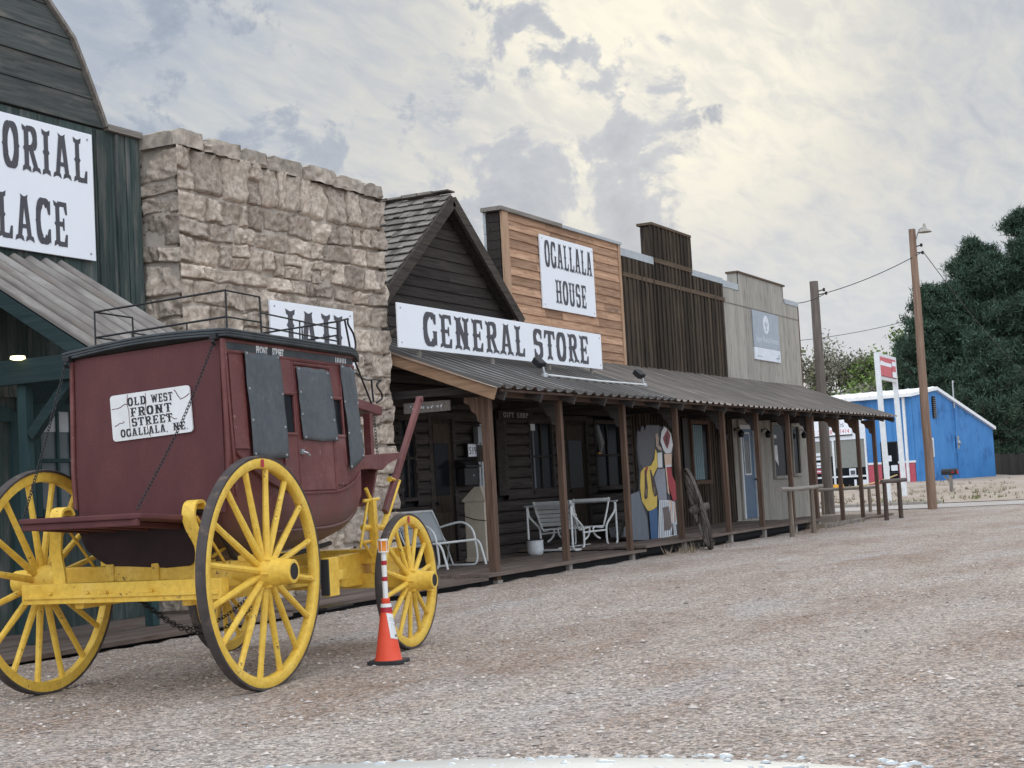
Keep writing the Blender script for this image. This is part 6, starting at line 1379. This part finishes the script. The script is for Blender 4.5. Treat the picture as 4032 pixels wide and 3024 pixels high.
conifer(104.6, 16.9, 14.2, 3.6, 'dark pine between the two taller pines behind the shop', 7, .06, 650)
conifer(104.3, 19.6, 12.6, 3.0, 'dark pine close behind the roof ridge of the shop', 8, .06, 520)
conifer(106.5, 13.6, 17.2, 4.0, 'dark pine just inside the right edge of the picture', 9, .06, 650)
conifer(104.5, 11.6, 17.5, 4.4, 'dark pine standing past the right edge of the fence', 4, .06, 500)
conifer(108.5, 23.6, 9.4, 2.6, 'small dark pine behind the roadside sign', 5, .08, 420)
conifer(99.5, 17.2, 8.5, 2.9, 'low dark pine filling the gap above the fence', 6, .05, 420)
def broadleaf(x, y, h, rad, label, seed, m, dens=1., size=.22, trunk_h=.3, name='leafy_tree'):
    rng = np.random.default_rng(seed); rr_ = random.Random(seed); g = ground_z(x, y); t = thing(name, (x, y, g), label, 'tree', 'trees far beyond the row'); mb = MB(); tips = []
    def grow(p, d, L, r, lv):
        q = p+d*L; mb.tube([p, p.lerp(q, .5)+Vector((rr_.gauss(0, .04), rr_.gauss(0, .04), 0))*L, q], [r, r*.8, r*.6], 5, cap=False)
        if lv == 0: tips.append(q); return
        for _ in range(rr_.choice((2, 3, 3))):
            n = (d+Vector((rr_.gauss(0, .55), rr_.gauss(0, .55), rr_.gauss(.12, .3)))).normalized(); grow(q, n, L*rr_.uniform(.62, .85), r*.6, lv-1)
        if lv < 3: tips.append(q)
    grow(Vector((x, y, g-.2)), Vector((0, 0, 1)), h*trunk_h, h*.022, 4)
    zs = max(p.z for p in tips)-g; k = h/zs; rx = max(math.hypot(p.x-x, p.y-y) for p in tips); kr = rad/rx
    fn = lambda p: Vector((x+(p.x-x)*kr, y+(p.y-y)*kr, g+(p.z-g)*k)); xf(mb, fn); mb.build('trunk', 'bark', t, fix=False)
    V, F = tri_cloud([tuple(fn(p)) for p in tips], size, int(26*dens), rng, np.array([.55, .55, .5])*rad/3.2, 0, .45); leaf_mesh('crown', V, F, m, t)
broadleaf(138.0, 37.3, 12.4, 3.4, 'round olive tree with bare limbs showing between the poles', 11, 'leaf_grey', .9)
broadleaf(139.3, 33.9, 10.6, 2.8, 'fresh green tree left of the roadside sign', 12, 'leaf_spring', 1.6)
broadleaf(136.6, 40.1, 12.6, 1.9, 'thin half bare tree beside the end of the grey building', 13, 'leaf_olive', .6)
broadleaf(137.1, 38.9, 8.6, 2.0, 'low reddish grey tree left of the shorter pole', 14, 'leaf_grey', .8)
broadleaf(139.5, 35.6, 11.0, 2.4, 'grey budding tree right of the shorter pole', 15, 'leaf_grey', 1.1)
broadleaf(124, 27.6, 11.2, 2.6, 'bright green tree showing past the left side of the pines', 16, 'leaf_spring', 1.5)
broadleaf(112, 17.2, 4.6, 2.6, 'light green bush tree above the fence', 17, 'leaf_spring', 1.6, .2, .2)
for k in range(9): broadleaf(118+3*k+(k % 3)*4, 30.5-4.4*k if k > 5 else 34.5-k*.9, 5.2+(k*37 % 5)*.5, 3.2, ('green thicket tree behind the white shop roof', 'green thicket tree farther right behind the shop')[k > 5], 30+k, ('leaf_olive', 'leaf_spring', 'leaf_grey')[k % 3], 1.3, .26, .22, 'thicket_tree')

# ------------------------------------------------------------------ the car the picture is taken from
ca = thing('parked_car', (0, 0, 0), 'silver car bonnet wet with raindrops at the bottom edge', 'car', None, YAW)
YC = .35
def hz(x, y):
    d = y-YC; z = .952-.046*d*d-.5*max(0, abs(d)-.72)**1.6; z += .03*(1.72-x) if x < 1.72 else 0
    if x > 1.72: z -= .9*(x-1.72)**1.8
    return z
mb = MB(); mb.grid(40, 40, lambda u, v: (.45+1.75*u-.22*((v-.5)*2)**4*u, YC+(v-.5)*1.78, hz(.45+1.75*u, YC+(v-.5)*1.78))); hood = mb.build('bonnet', 'car_paint', ca, fix=False)
mb = MB()
for s in (-1, 1):
    mb.grid(20, 10, lambda u, v, s=s: (.45+1.74*u-.22*u, YC+s*(.89+.03*math.sin(v*3.1)), hz(.45+1.75*u, YC+.89)*(1-v)+.30*v))
mb.grid(24, 10, lambda u, v: (2.2-.22*((u-.5)*2)**4+.06*math.sin(v*3), YC+(u-.5)*1.78, hz(2.2, YC+(u-.5)*1.78)*(1-v)+.25*v)); mb.build('wings', 'car_paint', ca, fix=False)
mb = MB(); mb.box(1.95, 2.30, YC-.86, YC+.86, .28, .46); mb.build('bumper', 'rubber', ca, bevel=.05); mb = MB(); mb.box(2.2, 2.275, YC-.45, YC+.45, .48, .62); mb.build('grille', 'black', ca)
for s in (-1, 1):
    mb = MB(); mb.lathe([(.0, .0), (.09, .0), (.10, -.04), (.0, -.06)], (2.22, YC+s*.66, .60), 'x', 16); mb.build('headlight', 'tail_glass', ca)
    mb = MB(); mb.lathe([(.20, -.10), (.31, -.10), (.33, -.06), (.33, .06), (.31, .10), (.20, .10), (.20, -.10)], (1.35, YC+s*.80, .33), 'y', 32); wt_ = mb.build('wheel', 'rubber', ca); mb = MB(); mb.lathe([(0, .05*s), (.05, .07*s), (.19, .04*s), (.2, .08*s), (.2, -.05)], (1.35, YC+s*.80, .33), 'y', 24); mb.build('rim', 'galvanised', wt_)
    mb = MB(); mb.lathe([(.35, -.12), (.42, -.12), (.42, .04), (.35, .04), (.35, -.12)], (1.35, YC+s*.86, .33), 'y', 28); mb.build('wheel_arch', 'black', ca)
rw_ = random.Random(77); mb = MB()
for k in range(900):
    x, y = rw_.uniform(1.30, 1.95), YC+rw_.uniform(-.82, .80); r = .0022+.0065*rw_.random()**2.2; z = hz(x, y); n = 8
    e = rw_.uniform(.85, 1.3); mb.add([(x+r*q*math.cos(2*math.pi*j/n)*e, y+r*q*math.sin(2*math.pi*j/n), z-.0008+r*hh) for q, hh in ((1, 0), (.8, .18), (.4, .28)) for j in range(n)]+[(x, y, z+r*.30)], [(i*n+j, i*n+(j+1) % n, (i+1)*n+(j+1) % n, (i+1)*n+j) for i in range(2) for j in range(n)]+[(2*n+j, 2*n+(j+1) % n, 3*n) for j in range(n)], True)
dp = mb.build('raindrops', 'droplet', hood, fix=False, sharp=180); dp['kind'] = 'stuff'
